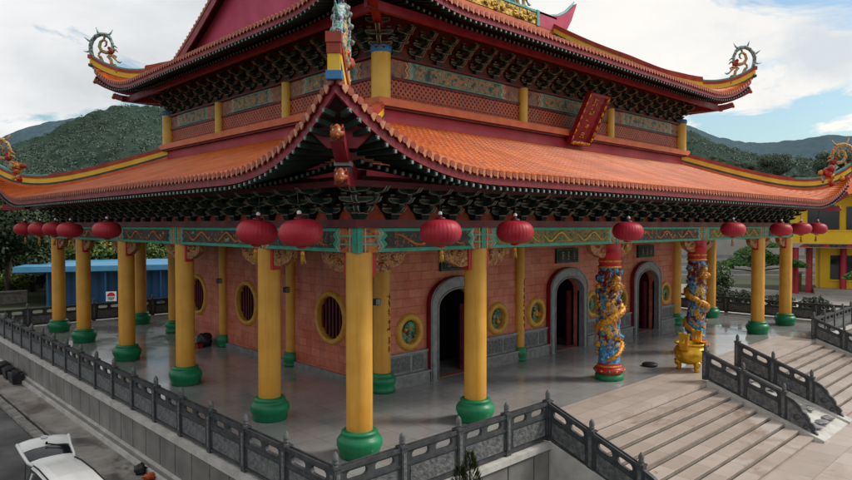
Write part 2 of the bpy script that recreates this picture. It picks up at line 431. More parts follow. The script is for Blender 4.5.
# ------------------------------------------------------------------ layout
XB = [0, 4.26, 11.65, 19.04, 26.43, 30.69]
YB = [0, 4.27, 10.10, 15.92, 21.75, 26.02]
X0, X1, Y0, Y1 = XB[1], XB[4], YB[1], YB[4]
CX, CY = 15.345, 13.01
G = -1.3
SIDES = {'front': (lambda c,u,z: (c, Y0-u, z), X0, X1), 'left': (lambda c,u,z: (X0-u, c, z), Y0, Y1),
         'right': (lambda c,u,z: (X1+u, c, z), Y0, Y1), 'back': (lambda c,u,z: (c, Y1+u, z), X0, X1)}

temple = thing('temple_hall', 'two-tiered temple hall with orange tiled roofs, yellow columns and pink brick walls', 'temple', (CX, CY, 0))

# ------------------------------------------------------------------ setting
m = MB(); m.box(-3000,3000,-3000,3000,G-.5,G,'ground'); m.build('ground', kind='structure')
m = MB(); m.box(-14,-4.48,-60,160,G-.2,G+.006,'asphalt'); m.build('road', kind='structure')
m = MB(); m.box(-4.0,-2.4,-60,75,G-.2,G+.012,'pavement'); m.build('pavement', kind='structure')
m = MB()
y = -40.0
while y < 75:
    L = 1.2; j = random.uniform(-.012,.012)
    m.box(-4.47+j,-4.2+j,y,y+L-.015,G-.2,G+.1+random.uniform(-.01,.01),'kerb'); y += L
m.box(-4.2,-4.06,-40,75,G-.2,G+.009,'joint'); m.box(-4.06,-4.0,-40,75,G-.2,G+.05,'kerb')
m.build('kerb', kind='structure')
m = MB(); m.box(4.2,60,-70,-2.76,G-.2,G+.008,'court'); m.build('courtyard_paving', kind='structure')
m = MB(); m.box(33.5,66,-20,45,G-.2,G+.012,'concrete'); m.build('side_pavement', kind='structure')
m = MB(); m.box(-2.72,33.45,-2.72,28.75,-.28,0,'floor'); m.build('terrace_floor', kind='structure')
m = MB(); m.box(4.32,26.38,-2.745,-1.0,-.26,.006,'beige'); m.build('stair_landing', kind='structure')

# retaining walls of the terrace
def wall_run(name, label, p, q, nrm, z1=-.0):
    """slab-faced wall from p to q (xy), outward normal nrm"""
    p = Vector((*p,0)); q = Vector((*q,0)); d = (q-p).normalized(); L = (q-p).length; n = Vector((*nrm,0))
    t = thing(name, label, 'retaining wall', ((p+q)/2)[:]); t.location.z = G
    f = lambda a,o,z: p + d*a + n*o + Vector((0,0,z))
    def bx(mb,a0,a1,o0,o1,z0,z1,k):
        vs=[f(a0,o0,z0),f(a1,o0,z0),f(a1,o1,z0),f(a0,o1,z0),f(a0,o0,z1),f(a1,o0,z1),f(a1,o1,z1),f(a0,o1,z1)]
        mb.add(vs,[(0,3,2,1),(4,5,6,7),(0,1,5,4),(1,2,6,5),(2,3,7,6),(3,0,4,7)],k)
    mb = MB(); bx(mb,0,L,-.16,.0,G,-.08,'joint')
    a = 0
    while a < L-.1:
        b = min(a+1.02, L); bx(mb,a+.022,b-.022,.0,.035,-1.0,-.09,'granite_wall'); a = b
    mb.build('slab_face', t)
    mb = MB(); a = 0
    while a < L-.1:
        b = min(a+1.7, L); bx(mb,a+.004,b-.004,-.3,.11,-.085,.06,'coping'); a = b
    mb.build('coping', t)
    mb = MB()
    for o,z0,z1_,k in ((.10,-1.06,-.99,'coping'),(.16,-1.14,-1.06,'granite_wall'),(.24,G,-1.14,'coping')):
        bx(mb,0,L,-.1,o,z0,z1_,k)
    mb.build('plinth', t)
wall_run('retaining_wall','long grey slab-faced terrace wall above the wet pavement on the left',(-2.74,-2.74),(-2.74,28.76),(-1,0))
wall_run('retaining_wall','short grey terrace wall below the front railing beside the near stairs',(-2.74,-2.74),(4.03,-2.74),(0,-1))
wall_run('retaining_wall','grey terrace wall below the front railing beyond the far side of the stairs',(26.67,-2.74),(33.44,-2.74),(0,-1))
wall_run('retaining_wall','grey terrace wall along the far right side of the temple',(33.44,-2.74),(33.44,28.76),(1,0))
wall_run('retaining_wall','grey terrace wall along the back of the temple',(-2.74,28.76),(33.44,28.76),(0,1))

# stairs
NR, RISE, TREAD, YS = 9, .1444, .435, -2.76
def flight(label, x0, x1):
    t = thing('stone_staircase', label, 'staircase', ((x0+x1)/2, -4.5, G))
    for i in range(1, NR):
        z = -RISE*i; y1 = YS-TREAD*(i-1); y0 = y1-TREAD
        mb = MB(); mb.box(x0,x1,y0,y1-.002,z-.05,z,'tread'); mb.box(x0,x1,y0+.03,y1-.002,G-.05 if i==NR-1 else z-RISE-.1,z-.051,'riser')
        mb.box(x0+.01,x1-.01,y1-.024,y1-.004,z+.0005,z+.004,'joint')  # dark line along the tread's back: dirt plus painted nosing shadow
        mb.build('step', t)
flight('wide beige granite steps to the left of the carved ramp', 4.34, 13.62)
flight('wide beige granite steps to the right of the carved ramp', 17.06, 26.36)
YE = YS-TREAD*(NR-1)
SL = (G+.0)/(YE-YS)   # slope dz per -y
ramp = thing('carved_ramp', 'sloping carved stone ramp slab between the two centre stair railings', 'ramp', (CX,-4.5,G))
def slope_prism(mb, x0, x1, ya, yb, za, zb, k, zbase=G-.05):
    mb.add([(x0,ya,za),(x1,ya,za),(x1,yb,zb),(x0,yb,zb),(x0,ya,zbase),(x1,ya,zbase),(x1,yb,zbase),(x0,yb,zbase)],
           [(0,3,2,1),(4,5,6,7),(0,1,5,4),(1,2,6,5),(2,3,7,6),(3,0,4,7)], k)
mb = MB(); slope_prism(mb,14.1,16.6,YS,YE-.25,.0,G+.02,'coping'); mb.build('ramp_slab', ramp)
mb = MB()
for i in range(5):
    for j in range(3):
        yy = YS-.5-i*.66; xx = 14.65+j*.7; zz = (yy-YS)/(YE-.25-YS)*(G+.02)
        mb.blob((xx,yy,zz+.0),.3,'dado',seed=i*3+j,amp=.7,fq=3,sc=(1.1,1,.13))
mb.build('relief_carving', ramp)
def stringer(label, x0, x1):
    mb = MB(); slope_prism(mb,x0,x1,YS,YE-.3,.06,G+.08,'coping'); return tag(mb.build('stair_stringer', None), label, 'stringer')
stringer('sloping pale stone stringer at the left edge of the stairs', 4.04, 4.33)
stringer('sloping pale stone stringer on the left edge of the carved ramp', 13.63, 14.09)
stringer('sloping pale stone stringer on the right edge of the carved ramp', 16.61, 17.05)
stringer('sloping pale stone stringer at the far right edge of the stairs', 26.37, 26.66)

# ------------------------------------------------------------------ balustrades
def post_mesh():
    mb = MB(); w=.085
    mb.box(-w,w,-w,w,0,1.0,'granite_dark')
    for a,b in ((0,-1),(0,1),(-1,0),(1,0)):
        if a==0: mb.box(-.045,.045,min(b*w,b*(w+.012)),max(b*w,b*(w+.012)),.15,.9,'granite_mid')
        else: mb.box(min(a*w,a*(w+.012)),max(a*w,a*(w+.012)),-.045,.045,.15,.9,'granite_mid')
    mb.box(-.105,.105,-.105,.105,1.0,1.045,'granite_dark')
    mb.lathe([(.055,1.045),(.045,1.07),(.066,1.09),(.07,1.12),(.055,1.14),(.066,1.16),(.068,1.2),(.058,1.25),(.036,1.29),(.01,1.32)],'granite_mid',seg=12)
    me = mb.build('post_tmp'); d = me.data; bpy.data.objects.remove(me); return d
POST = post_mesh()
def stadium(cx, cy, hw, hh, n=6):
    pts=[]
    for i in range(n+1): a=-math.pi/2+math.pi*i/n; pts.append((cx+hw-hh+hh*math.cos(a), cy+hh*math.sin(a)))
    for i in range(n+1): a=math.pi/2+math.pi*i/n; pts.append((cx-hw+hh+hh*math.cos(a), cy+hh*math.sin(a)))
    return pts
_pm = {}
def panel_mesh(L, sl):
    key=(round(L,3),round(sl,3))
    if key in _pm: return _pm[key]
    mb=MB(); h=.0
    fn=lambda u,v,d:(u,-d,v+sl*u)
    mb.poly([[(0,.06),(L,.06),(L,.99),(0,.99)], stadium(L*.27,.80,L*.17,.085)[::-1], stadium(L*.73,.80,L*.17,.085)[::-1]],fn,-.04,.04,'granite_dark')
    for s in (-1,1):
        mb.poly([[(0.0,.93),(L,.93),(L,1.02),(0,1.02)]],fn,.041 if s>0 else -.075,.075 if s>0 else -.041,'granite_dark')
        mb.poly([[(0.0,.61),(L,.61),(L,.67),(0,.67)]],fn,.041 if s>0 else -.062,.062 if s>0 else -.041,'granite_dark')
        mb.poly([[(0.0,.06),(L,.06),(L,.12),(0,.12)]],fn,.041 if s>0 else -.066,.066 if s>0 else -.041,'granite_dark')
        mb.poly([[(L*.07,.16),(L*.93,.16),(L*.93,.57),(L*.07,.57)]],fn,.041 if s>0 else -.055,.055 if s>0 else -.041,'granite_mid')
    o=mb.build('panel_tmp'); d=o.data; bpy.data.objects.remove(o); _pm[key]=d; return d
_em={}
def scroll_mesh(sl):
    mb=MB()
    prof=[(0,.06),(.95,.02),(.95,.2),(.86,.26),(.9,.36),(.8,.46),(.72,.46),(.7,.58),(.6,.68),(.5,.7),(.42,.84),(.25,.93),(.0,.96)]
    fn=lambda u,v,d:(u,-d,v+sl*u)
    mb.poly([prof],fn,-.06,.06,'granite_dark')
    for s in (-1,1):
        ins=[(.05,.14),(.78,.12),(.7,.36),(.55,.55),(.38,.66),(.2,.8),(.05,.84)]
        mb.poly([ins],fn,.061 if s>0 else -.075,.075 if s>0 else -.061,'granite_mid')
        for cx_,cy_,r in ((.35,.42,.13),(.62,.25,.1)):
            mb.tube([(cx_+r*(1-.1*i/2)*math.cos(i*.6),-s*.08,cy_+r*(1-.07*i)*math.sin(i*.6)+sl*cx_) for i in range(11)],.022,'granite_dark',5)
    o=mb.build('scroll_tmp'); d=o.data; bpy.data.objects.remove(o); return d
def balustrade(label, p, q, n, za=.06, zb=.06, first=True, last=True, scroll=False):
    p=Vector((*p,za)); q=Vector((*q,zb)); D=q-p; L=math.hypot(D.x,D.y); rz=math.atan2(D.y,D.x); sl=D.z/L
    t=thing('stone_balustrade',label,'balustrade',p[:],rz,'dark granite railings of the terrace')
    st=L/n
    for i in range(n+1):
        if (i==0 and not first) or (i==n and not last): continue
        o=bpy.data.objects.new('post',POST); COL.objects.link(o); o.parent=t; o.location=(i*st,0,i*st*sl)
    pm=panel_mesh(st-.172,sl)
    for i in range(n):
        o=bpy.data.objects.new('panel',pm); COL.objects.link(o); o.parent=t; o.location=(i*st+.086,0,(i*st+.086)*sl)
    if scroll:
        o=bpy.data.objects.new('scroll_end',scroll_mesh(sl)); COL.objects.link(o); o.parent=t; o.location=(L+.086,0,(L+.086)*sl)
    return t
balustrade('long dark granite railing along the left terrace edge above the wet pavement',(-2.62,-2.62),(-2.62,28.64),18)
balustrade('short dark granite railing on the front terrace edge left of the stairs',(-2.62,-2.62),(4.18,-2.62),4,first=False)
SQ=dict(za=.06-.0, scroll=True, first=False)
def stair_run(label,x,first):
    return balustrade(label,(x,-2.62),(x,-5.26),2,.06,.06-2.64*(1.3/3.5),first=first,scroll=True)
stair_run('sloping granite railing at the near left edge of the stairs',4.18,False)
stair_run('sloping granite railing on the left of the carved ramp, nearest the golden censer',13.86,True)
stair_run('sloping granite railing on the right side of the carved ramp',16.83,True)
stair_run('sloping granite railing at the far right edge of the stairs',26.52,True)
balustrade('granite railing on the front terrace edge beyond the far side of the stairs',(26.52,-2.62),(33.32,-2.62),4,first=False)
balustrade('dark granite railing along the far right terrace edge facing the yellow building',(33.32,-2.62),(33.32,28.64),18,first=False)
balustrade('dark granite railing along the back terrace edge in front of the blue shed',(-2.62,28.64),(33.32,28.64),21,first=False,last=False)

# ------------------------------------------------------------------ temple walls
def arch(cx, w, h, n=10, z0=.0):
    r=w/2; pts=[(cx-r,z0),(cx+r,z0)]
    for i in range(n+1): a=math.pi*i/n; pts.append((cx+r*math.cos(a), h-r*.62+r*.62*math.sin(a)))
    return pts
def circ(cx,cz,r,n=28): return [(cx+r*math.cos(2*math.pi*i/n), cz+r*math.sin(2*math.pi*i/n)) for i in range(n)]
WY, WX = 4.42, 4.42      # outer wall faces
WX1, WY1 = 2*CX-WX, 2*CY-WY
DOORS=[8.02,15.345,22.67]
WINF=[5.68,10.5,13.1,17.59,20.19,25.01]
WINL=[7.4,13.8,18.75]
fF=lambda u,v,d:(u,WY-d,v)
fL=lambda u,v,d:(WX-d,2*CY-u,v)     # u mirrored so that outward is -x
fR=lambda u,v,d:(WX1+d,u,v)
fB=lambda u,v,d:(2*CX-u,WY1+d,v)
mb=MB()
mb.poly([[(WX,.0),(WX1,.0),(WX1,5.25),(WX,5.25)]]+[arch(c,2.2,3.3,z0=.02)[::-1] for c in DOORS]+[circ(c,1.9,.5)[::-1] for c in WINF],fF,-.3,0,'tilewall')
mb.poly([[(WY+.301,.0),(WY1-.301,.0),(WY1-.301,5.25),(WY+.301,5.25)]]+[circ(2*CY-c,2.22,.82)[::-1] for c in WINL],fL,-.3,0,'tilewall')
mb.poly([[(WY+.301,.0),(WY1-.301,.0),(WY1-.301,5.25),(WY+.301,5.25)]]+[circ(c,2.22,.82)[::-1] for c in WINL],fR,-.3,0,'tilewall')
mb.poly([[(WX,.0),(WX1,.0),(WX1,5.25),(WX,5.25)]],fB,-.3,0,'tilewall')
mb.build('wall',temple)
mb=MB(); mb.box(WX+.4,WX1-.4,WY+2.2,WY1-.4,.012,.03,'black'); mb.box(WX+.32,WX1-.32,WY+2.6,WY+2.7,.03,5.2,'black'); mb.build('dark_interior_sheets',temple)  # black floor and upright sheet paint in the darkness inside the hall
# dado
def dado_span(a,b):
    mb=MB()
    mb.box(a,b,WY-.07,WY-.002,.46,1.12,'dado'); mb.box(a,b,WY-.12,WY-.002,1.12,1.2,'doorframe')
    mb.box(a,b,WY-.2,WY-.002,.0,.4,'dado'); mb.box(a,b,WY-.26,WY-.002,.4,.46,'doorframe')
    x=a+.15
    while x<b-.3:
        w=min(1.15,b-.15-x); mb.box(x,x+w-.08,WY-.09,WY-.069,.54,1.05,'granite_mid'); x+=1.2
    mb.build('stone_dado',temple)
edges=[WX]+[e for c in DOORS for e in (c-1.5,c+1.5)]+[WX1]
for a,b in zip(edges[::2],edges[1::2]): dado_span(a,b)
mb=MB(); mb.box(WX-.1,WX-.002,WY,WY1,.0,.22,'dado'); mb.build('wall_skirting',temple)
# door surrounds
for c in DOORS:
    o_=arch(c,3.0,3.78,16,.0); i_=arch(c,2.2,3.3,16,.0)
    mb=MB(); mb.poly([[(c-1.5,.0),(c+1.5,.0)]+o_[2:]],fF,.0,.0,'doorframe',back=False) if False else None
    # frame as strip of quads between inner and outer arches
    oo=[(c+1.5,.0)]+o_[2:]+[(c-1.5,.0)]; ii=[(c+1.1,.0)]+i_[2:]+[(c-1.1,.0)]
    n=len(oo); D=.24
    mb.add([fF(*p,D) for p in oo]+[fF(*p,D) for p in ii],[(i,i+1,n+i+1,n+i) for i in range(n-1)],'doorframe')
    mb.add([fF(*p,.0) for p in oo]+[fF(*p,D) for p in oo],[(i,n+i,n+i+1,i+1)[::-1] for i in range(n-1)],'fascia')
    mb.add([fF(*p,D) for p in ii]+[fF(*p,-.1) for p in ii],[(i,i+1,n+i+1,n+i) for i in range(n-1)],'doorframe')
    # moulded inner bead
    mb.tube([fF(x+(c-x)*-.03,z+.03,D+.0) for x,z in ii],.045,'dado',6)
    mb.tube([fF(c+(x-c)*.95,z-.05,D+.0) for x,z in oo],.05,'doorframe',6)
    mb.build('door_surround',temple)
    mb=MB()
    mb.box(c+.75,c+1.08,WY+.42,WY+.5,.02,2.6,'darkred'); 
    for k in range(3): mb.box(c+.8,c+1.03,WY+.39,WY+.425,.2+k*.8,.8+k*.8,'darkred')
    mb.build('door_leaf',temple)
    mb=MB(); mb.box(c-1.08,c-.8,WY+.5,WY+.58,.02,2.6,'darkred'); mb.build('door_leaf',temple)
    mb=MB(); mb.box(c-.85,c+.85,WY-.12,WY-.002,3.98,4.62,'brk'); mb.box(c-.75,c+.75,WY-.14,WY-.121,4.06,4.54,'rafter')
    for k in range(3):
        for q in range(4):
            a=(-.45+.45*k)+c; mb.bar((a-.12+random.uniform(0,.08),WY-.145,4.16+.1*q),(a+.13-random.uniform(0,.1),WY-.145,4.16+.1*q+random.uniform(-.04,.04)),.02,.028,'outline')
        mb.bar((a,WY-.146,4.12),(a+.02,WY-.146,4.5),.02,.028,'outline',up=(1,0,0))
    mb.build('door_plaque',temple)
# round windows
def ring(mb,cx,cz,r0,r1,fn,k,seg=36):
    prof=[(r0,-.12),(r0,.06),(r0+.05,.11),(r1-.1,.11),(r1-.04,.07),(r1,.0)]
    vs=[];fs=[];P=len(prof)
    for i in range(seg):
        a=2*math.pi*i/seg
        for r,d in prof: vs.append(fn(cx+r*math.cos(a),cz+r*math.sin(a),d))
    for i in range(seg):
        j=(i+1)%seg
        for p in range(P-1): fs.append((i*P+p,i*P+p+1,j*P+p+1,j*P+p)[::-1])
    mb.add(vs,fs,k,True)
for c in WINF:
    mb=MB(); ring(mb,c,1.9,.42,.68,fF,'winring'); w=mb.build('round_window',temple)
    mb=MB(); mb.poly([circ(c,1.9,.43)],fF,-.14,-.1,'winrelief'); 
    for k in range(9):
        a=random.uniform(0,6.28); r=random.uniform(0,.28); mb.blob(fF(c+r*math.cos(a),1.9+r*math.sin(a),-.05),.11,random.choice(['winrelief','winrelief','gold','teal','rtip']),seed=k+c,amp=.6,fq=3,sc=(1,.6,.9),nu=8,nv=6)
    mb.build('painted_relief',w)
for fn,mir in ((fL,True),(fR,False)):
    for c in WINL:
        u=2*CY-c if mir else c
        mb=MB(); ring(mb,u,2.22,.8,1.03,fn,'winring'); w=mb.build('round_window',temple)
        mb=MB(); mb.poly([circ(u,2.22,.81)],fn,-.3,-.26,'black')
        for k in range(7):
            x=-.66+.22*k; h=math.sqrt(.8**2-x*x)-.01
            mb.poly([[(u+x-.035,2.22-h),(u+x+.035,2.22-h),(u+x+.035,2.22+h),(u+x-.035,2.22+h)]],fn,-.15,-.08,'darkred')
        mb.build('window_bars',w)

# ------------------------------------------------------------------ columns
def base_prof(r): return [(r*1.5,0),(r*1.55,.06),(r*1.52,.14),(r*1.62,.2),(r*1.76,.31),(r*1.72,.42),(r*1.55,.5),(r*1.34,.54),(r*1.4,.58),(r*1.38,.63),(r*1.2,.66)]
def make_column(r, h, mat, prof, label=None):
    mb=MB(); mb.lathe([(r,.0),(r,h)],mat,seg=28); o=mb.build('column',temple,local=True)
    if prof: 
        mb=MB(); mb.lathe(prof,'greenbase',seg=32); mb.build('column_base',o,local=True)
    return o
def put(o,x,y,z=0): o.location=(x-CX,y-CY,z); return o
def spread(proto, pts, z=0):
    for i,(x,y) in enumerate(pts):
        o=proto if i==0 else copy_tree(proto,temple); put(o,x,y,z)
outer=[(x,0) for i,x in enumerate(XB) if i not in (2,3)]+[(x,YB[5]) for x in XB]+[(XB[0],y) for y in YB[1:5]]+[(XB[5],y) for y in YB[1:5]]
cp=make_column(.325,5.02,'yellow',base_prof(.325)); spread(cp,outer)
wp=[(r,z*.85) for r,z in [(.25,0),(.29,.04),(.28,.1),(.26,.16),(.31,.26),(.31,.5),(.26,.58),(.29,.64),(.24,.68)]]
wc=make_column(.2,5.2,'yellow',wp)
wpts=[(XB[2]+.25,WY-.06),(XB[3]-.25,WY-.06)]+[(WX-.06,y) for y in YB[2:4]]+[(WX1+.06,y) for y in YB[2:4]]
spread(wc,wpts)
cwp=[(r,z*.95) for r,z in [(.42,0),(.45,.05),(.44,.14),(.4,.22),(.47,.34),(.48,.46),(.42,.56),(.36,.6),(.38,.66),(.32,.7)]]
cc=make_column(.3,5.2,'yellow',cwp); spread(cc,[(WX-.02,WY-.02),(WX1+.02,WY-.02),(WX-.02,WY1+.02),(WX1+.02,WY1+.02)])
# small floodlights on the wall columns, couplets on the front ones
for x,y,dx,dy in ((WX-.02,WY-.02,-.34,-.1),(WX-.06,YB[2],-.24,-.05),(WX-.06,YB[3],-.24,-.05)):
    mb=MB(); mb.box(x+dx-.11,x+dx+.11,y+dy-.1,y+dy+.06,3.0,3.22,'metal'); mb.box(x+dx-.09,x+dx+.09,y+dy-.112,y+dy-.1,3.02,3.2,'rtip'); mb.bar((x,y,3.1),(x+dx,y+dy,3.1),.05,.05,'metal'); mb.build('floodlight',temple)
def glyphs(mb, cx, cy, zs, r, size, ang, k):
    """a vertical couplet: brush-like strokes wrapped on a round shaft"""
    for z in zs:
        rnd=random.Random(int(z*100)+int(cx*7))
        for q in range(5):
            a0=rnd.uniform(-.5,.5)*size; z0=rnd.uniform(-.45,.45)*size; hor=rnd.random()<.55
            L=rnd.uniform(.5,.9)*size
            pts=[]
            for s in (-.5,.5):
                da=(a0*(.3) + (s*L if hor else rnd.uniform(-.05,.05)*size)); dz=z0+(rnd.uniform(-.1,.1)*size if hor else s*L)
                th=ang+da/r; pts.append((cx+(r+.006)*math.cos(th),cy+(r+.006)*math.sin(th),z+dz))
            mb.tube(pts,.014,k,5)
for x,y,r in ((WX-.02,WY-.02,.3),(XB[2]+.25,WY-.06,.2),(XB[3]-.25,WY-.06,.2)):
    mb=MB(); glyphs(mb,x,y,[3.3-.3*i for i in range(7)],r,.2,R(-75),'textred'); mb.build('couplet_lettering',temple)

# dragon columns
def dragon_column(x,y,flip):
    mb=MB(); seg=40; prof=[]
    r=.38
    vs=[];fs=[];NZ=60
    for j in range(NZ+1):
        z=.62+3.5*j/NZ
        for i in range(seg):
            a=2*math.pi*i/seg
            p=Vector((math.cos(a)*.4,math.sin(a)*.4,z))
            d=noise.noise(p*5+Vector((x,0,0)))*.06+noise.noise(p*12)*.035
            rr=r+max(-.03,d); vs.append((rr*math.cos(a),rr*math.sin(a),z))
    for j in range(NZ):
        for i in range(seg): fs.append((j*seg+i,j*seg+(i+1)%seg,(j+1)*seg+(i+1)%seg,(j+1)*seg+i))
    mb.add(vs,fs,'dragoncol',True)
    mb.lathe([(.3,.0),(.3,5.02)],'darkred',seg=24)
    o=mb.build('column',temple,'red and blue column carved with a coiling golden dragon',local=True)
    mb=MB(); mb.lathe([(.5,0),(.52,.05),(.5,.2),(.42,.24)],'greenbase',seg=32)
    mb.lathe([(.44,.24),(.54,.3),(.54,.42),(.44,.48)],'red',seg=32)
    for i in range(12):
        a=2*math.pi*i/12; mb.blob((.53*math.cos(a),.53*math.sin(a),.36),.06,'greenbase' if i%2 else 'gold',seed=i,amp=.2,sc=(1,1,.8),nu=8,nv=6)
    mb.lathe([(.43,.48),(.46,.51),(.43,.55)],'gold',seg=32); mb.lathe([(.42,.55),(.4,.63)],'red',seg=32); mb.build('column_base',o,local=True)
    mb=MB(); mb.lathe([(.4,4.12),(.44,4.15),(.4,4.2)],'gold',seg=28); mb.lathe([(.38,4.2),(.4,4.34)],'red',seg=28); mb.lathe([(.4,4.34),(.43,4.37),(.4,4.41)],'gold',seg=28)
    mb.lathe([(.38,4.41),(.42,4.62),(.45,4.66),(.45,4.7),(.4,4.74),(.4,5.02)],'red',seg=28); mb.build('column_capital',o,local=True)
    mb=MB(); s=-1 if flip else 1; A0=R(200 if not flip else 250)
    pts=[];rad=[]
    N=70
    for i in range(N):
        t=i/(N-1); a=A0+s*t*2*math.pi*1.9; z=.75+2.75*t; rr=.43+.03*math.sin(t*40)
        pts.append((rr*math.cos(a),rr*math.sin(a),z)); rad.append(.06+.09*math.sin(math.pi*min(1,t*1.1))**.7 if t<.97 else .1)
    mb.tube(pts,rad,'gold',8)
    for i in range(2,N-2,2):
        p=Vector(pts[i]); n=Vector((p.x,p.y,0)).normalized(); mb.tube([p+n*rad[i]*.8,p+n*(rad[i]+.06)+Vector((0,0,.05))],[.035,.006],'gold',4)
    for t in (.2,.35,.55,.75,.88):
        i=int(t*N); p=Vector(pts[i]); n=Vector((p.x,p.y,0)).normalized(); tg=Vector((-n.y,n.x,0))
        for q in (-1,1):
            e=p+n*.06+tg*.16*q+Vector((0,0,-.14)); mb.tube([p,p+n*.1+tg*.1*q,e],[.06,.05,.035],'gold',6)
            for w in (-.05,0,.05): mb.tube([e,e+tg*w+Vector((0,0,-.09))+n*.02],[.02,.005],'gold',4)
    hp=Vector((.46*math.cos(R(235)),.46*math.sin(R(235)),3.55)); n=Vector((hp.x,hp.y,0)).normalized(); tg=Vector((-n.y,n.x,0))
    mb.blob(hp,.2,'gold',seed=3,amp=.5,fq=3,sc=(1,1,1.15)); mb.blob(hp+n*.14+Vector((0,0,-.1)),.13,'gold',seed=5,amp=.4,fq=3)
    mb.blob(hp+n*.12+Vector((0,0,.2)),.13,'gold',seed=8,amp=.6,fq=3)
    for q in (-1,1):
        mb.tube([hp+tg*.08*q+Vector((0,0,.12)),hp+tg*.2*q+Vector((0,0,.28)),hp+tg*.16*q+Vector((0,0,.42))],[.035,.03,.01],'gold',5)
        mb.tube([hp+n*.2+tg*.05*q,hp+n*.22+tg*.25*q+Vector((0,0,-.05)),hp+n*.1+tg*.3*q+Vector((0,0,-.28))],[.02,.02,.008],'gold',5)
        mb.blob(hp+n*.17+tg*.08*q+Vector((0,0,.05)),.04,'white',amp=0,nu=8,nv=6)
    for k in range(40):
        a=random.uniform(0,6.28); z=random.uniform(.8,4.0); mb.blob((.41*math.cos(a),.41*math.sin(a),z),random.uniform(.07,.14),random.choice(['dragoncol','dragoncol','gold']),seed=k+x,amp=.6,fq=3,nu=8,nv=6)
    mb.build('carved_dragon',o,local=True)
    put(o,x,y)
dragon_column(XB[2],0,False); dragon_column(XB[3],0,True)

# ------------------------------------------------------------------ painted beams and friezes
def side_line(side, u):
    f,a,b=SIDES[side]; return f
def zig(x0,x1,z0,z1,n=2,d=.12):
    """rectangle with zigzag ends"""
    h=(z1-z0); pts=[]
    for i in range(2*n+1): pts.append((x1-(d if i%2 else 0),z0+h*i/(2*n)))
    for i in range(2*n+1): pts.append((x0+(d if i%2 else 0),z1-h*i/(2*n)))
    return pts
def frame_fn(side,uplane):
    f,a,b=SIDES[side]
    # outward-facing polygon: mirror the along coordinate where needed so faces point out
    if side in ('front','right'): return (lambda u,v,d: f(u,uplane+d,v)), False
    S=a+b
    return (lambda u,v,d: f(S-u,uplane+d,v)), True
def beam_run(side, cuts, uplane, thick, z0, z1, mats, collar, ext=.26):
    fn,mir=frame_fn(side,uplane); f,a,b=SIDES[side]
    cs=sorted([(a+b-c) if mir else c for c in cuts])
    mb=MB()
    mb.poly([[(cs[0]-ext,z0),(cs[-1]+ext,z0),(cs[-1]+ext,z1),(cs[0]-ext,z1)]],fn,-thick,0,'beam' if ext else 'frieze_up')
    mb.build('painted_beam',temple)
    for i in range(len(cs)-1):
        x0,x1=cs[i]+collar,cs[i+1]-collar
        mb=MB(); hb=(z1-z0)
        for k,(g,kk) in enumerate(((.28,'cream'),(.235,'collar'),(.16,'cream'),(.12,'turq'),(.07,'cream'),(.035,'teal' if ext else 'mutedteal'))):
            mb.poly([zig(x0-g,x1+g,z0+.012-k*.002,z1-.012+k*.002)],fn,.002+.008*k,.009+.008*k,kk)
        q=.07 if ext==0 else .09
        mb.poly([zig(x0+.09,x1-.09,z0+q,z1-q)],fn,.0505,.062,mats[i%len(mats)])
        fp=mb.build('frieze_panel',temple)
        if ext and side in ('front','left'):
            ms_=MB(); rn=random.Random(i*7+len(side)); gm=mats[i%len(mats)]=='panel_green'; zc=(z0+z1)/2; hh=(z1-z0)/2-.13
            xa,xb=x0+.28,x1-.28; n_=max(1,int((xb-xa)/1.5)); wq=(xb-xa)/n_
            for q in range(n_):
                sg=1 if q<n_/2 else -1; xc=xa+wq*(q+.5)
                ms_.tube([fn(xc+sg*wq*.46*t,zc+hh*.8*math.sin(t*5+q),.064) for t in [-1+k/8 for k in range(17)]],[.012+.03*math.sin(math.pi*(k+1)/18) for k in range(17)],'scrollgold' if gm else 'scrollorange',5)
                for k in range(5):
                    cx_,cz_,r_=xc+rn.uniform(-.45,.45)*wq,zc+rn.uniform(-.75,.75)*hh,rn.uniform(.04,.075)
                    ms_.tube([fn(cx_+r_*(1-j*.09)*math.cos(j*.75),cz_+r_*(1-j*.09)*math.sin(j*.75),.064) for j in range(9)],[.017]*8+[.005],rn.choice(['scrollgreen','scrollorange','cream'] if not gm else ['scrollgreen','scrollgreen','scrollgold']),4)
            ms_.build('painted_scroll',fp)
    for ci,c in enumerate(cs):
        if ext==0: continue
        ca,cb,ct=c-collar*.8,c+collar*.8,c
        if ci==0: ca,ct=c-ext-.03,c-ext+.05
        if ci==len(cs)-1: cb,ct=c+ext+.03,c+ext-.05
        mb=MB()
        mb.poly([[(ca,z0-.006),(cb,z0-.006),(cb,z1+.006),(ca,z1+.006)]],fn,.0,.03,'collar')
        mb.poly([[(ct-.08,z0-.008),(ct+.08,z0-.008),(ct+.08,z1+.008),(ct-.08,z1+.008)]],fn,.031,.05,'teal')
        for zz in (.33,.66): mb.poly([[(ca,z0+(z1-z0)*zz-.02),(cb,z0+(z1-z0)*zz-.02),(cb,z0+(z1-z0)*zz+.02),(ca,z0+(z1-z0)*zz+.02)]],fn,.0305,.042,'turq')
        for q in (-1,1):
            x=ct+q*.17
            if ca+.02<x<cb-.02: mb.poly([[(x-.018,z0),(x+.018,z0),(x+.018,z1),(x-.018,z1)]],fn,.0306,.044,'cream')
        mb.build('beam_collar',temple)
BZ0,BZ1=5.02,5.62
for side,cuts in (('front',XB),('back',XB),('left',YB),('right',YB)):
    base=Y0 if side in('front','back') else X0
    beam_run(side,cuts,4.27+.26,.5,BZ0,BZ1,['panel','panel_green','panel','panel_green'] if side=='front' else ['panel','panel'],.46)
mb=MB()
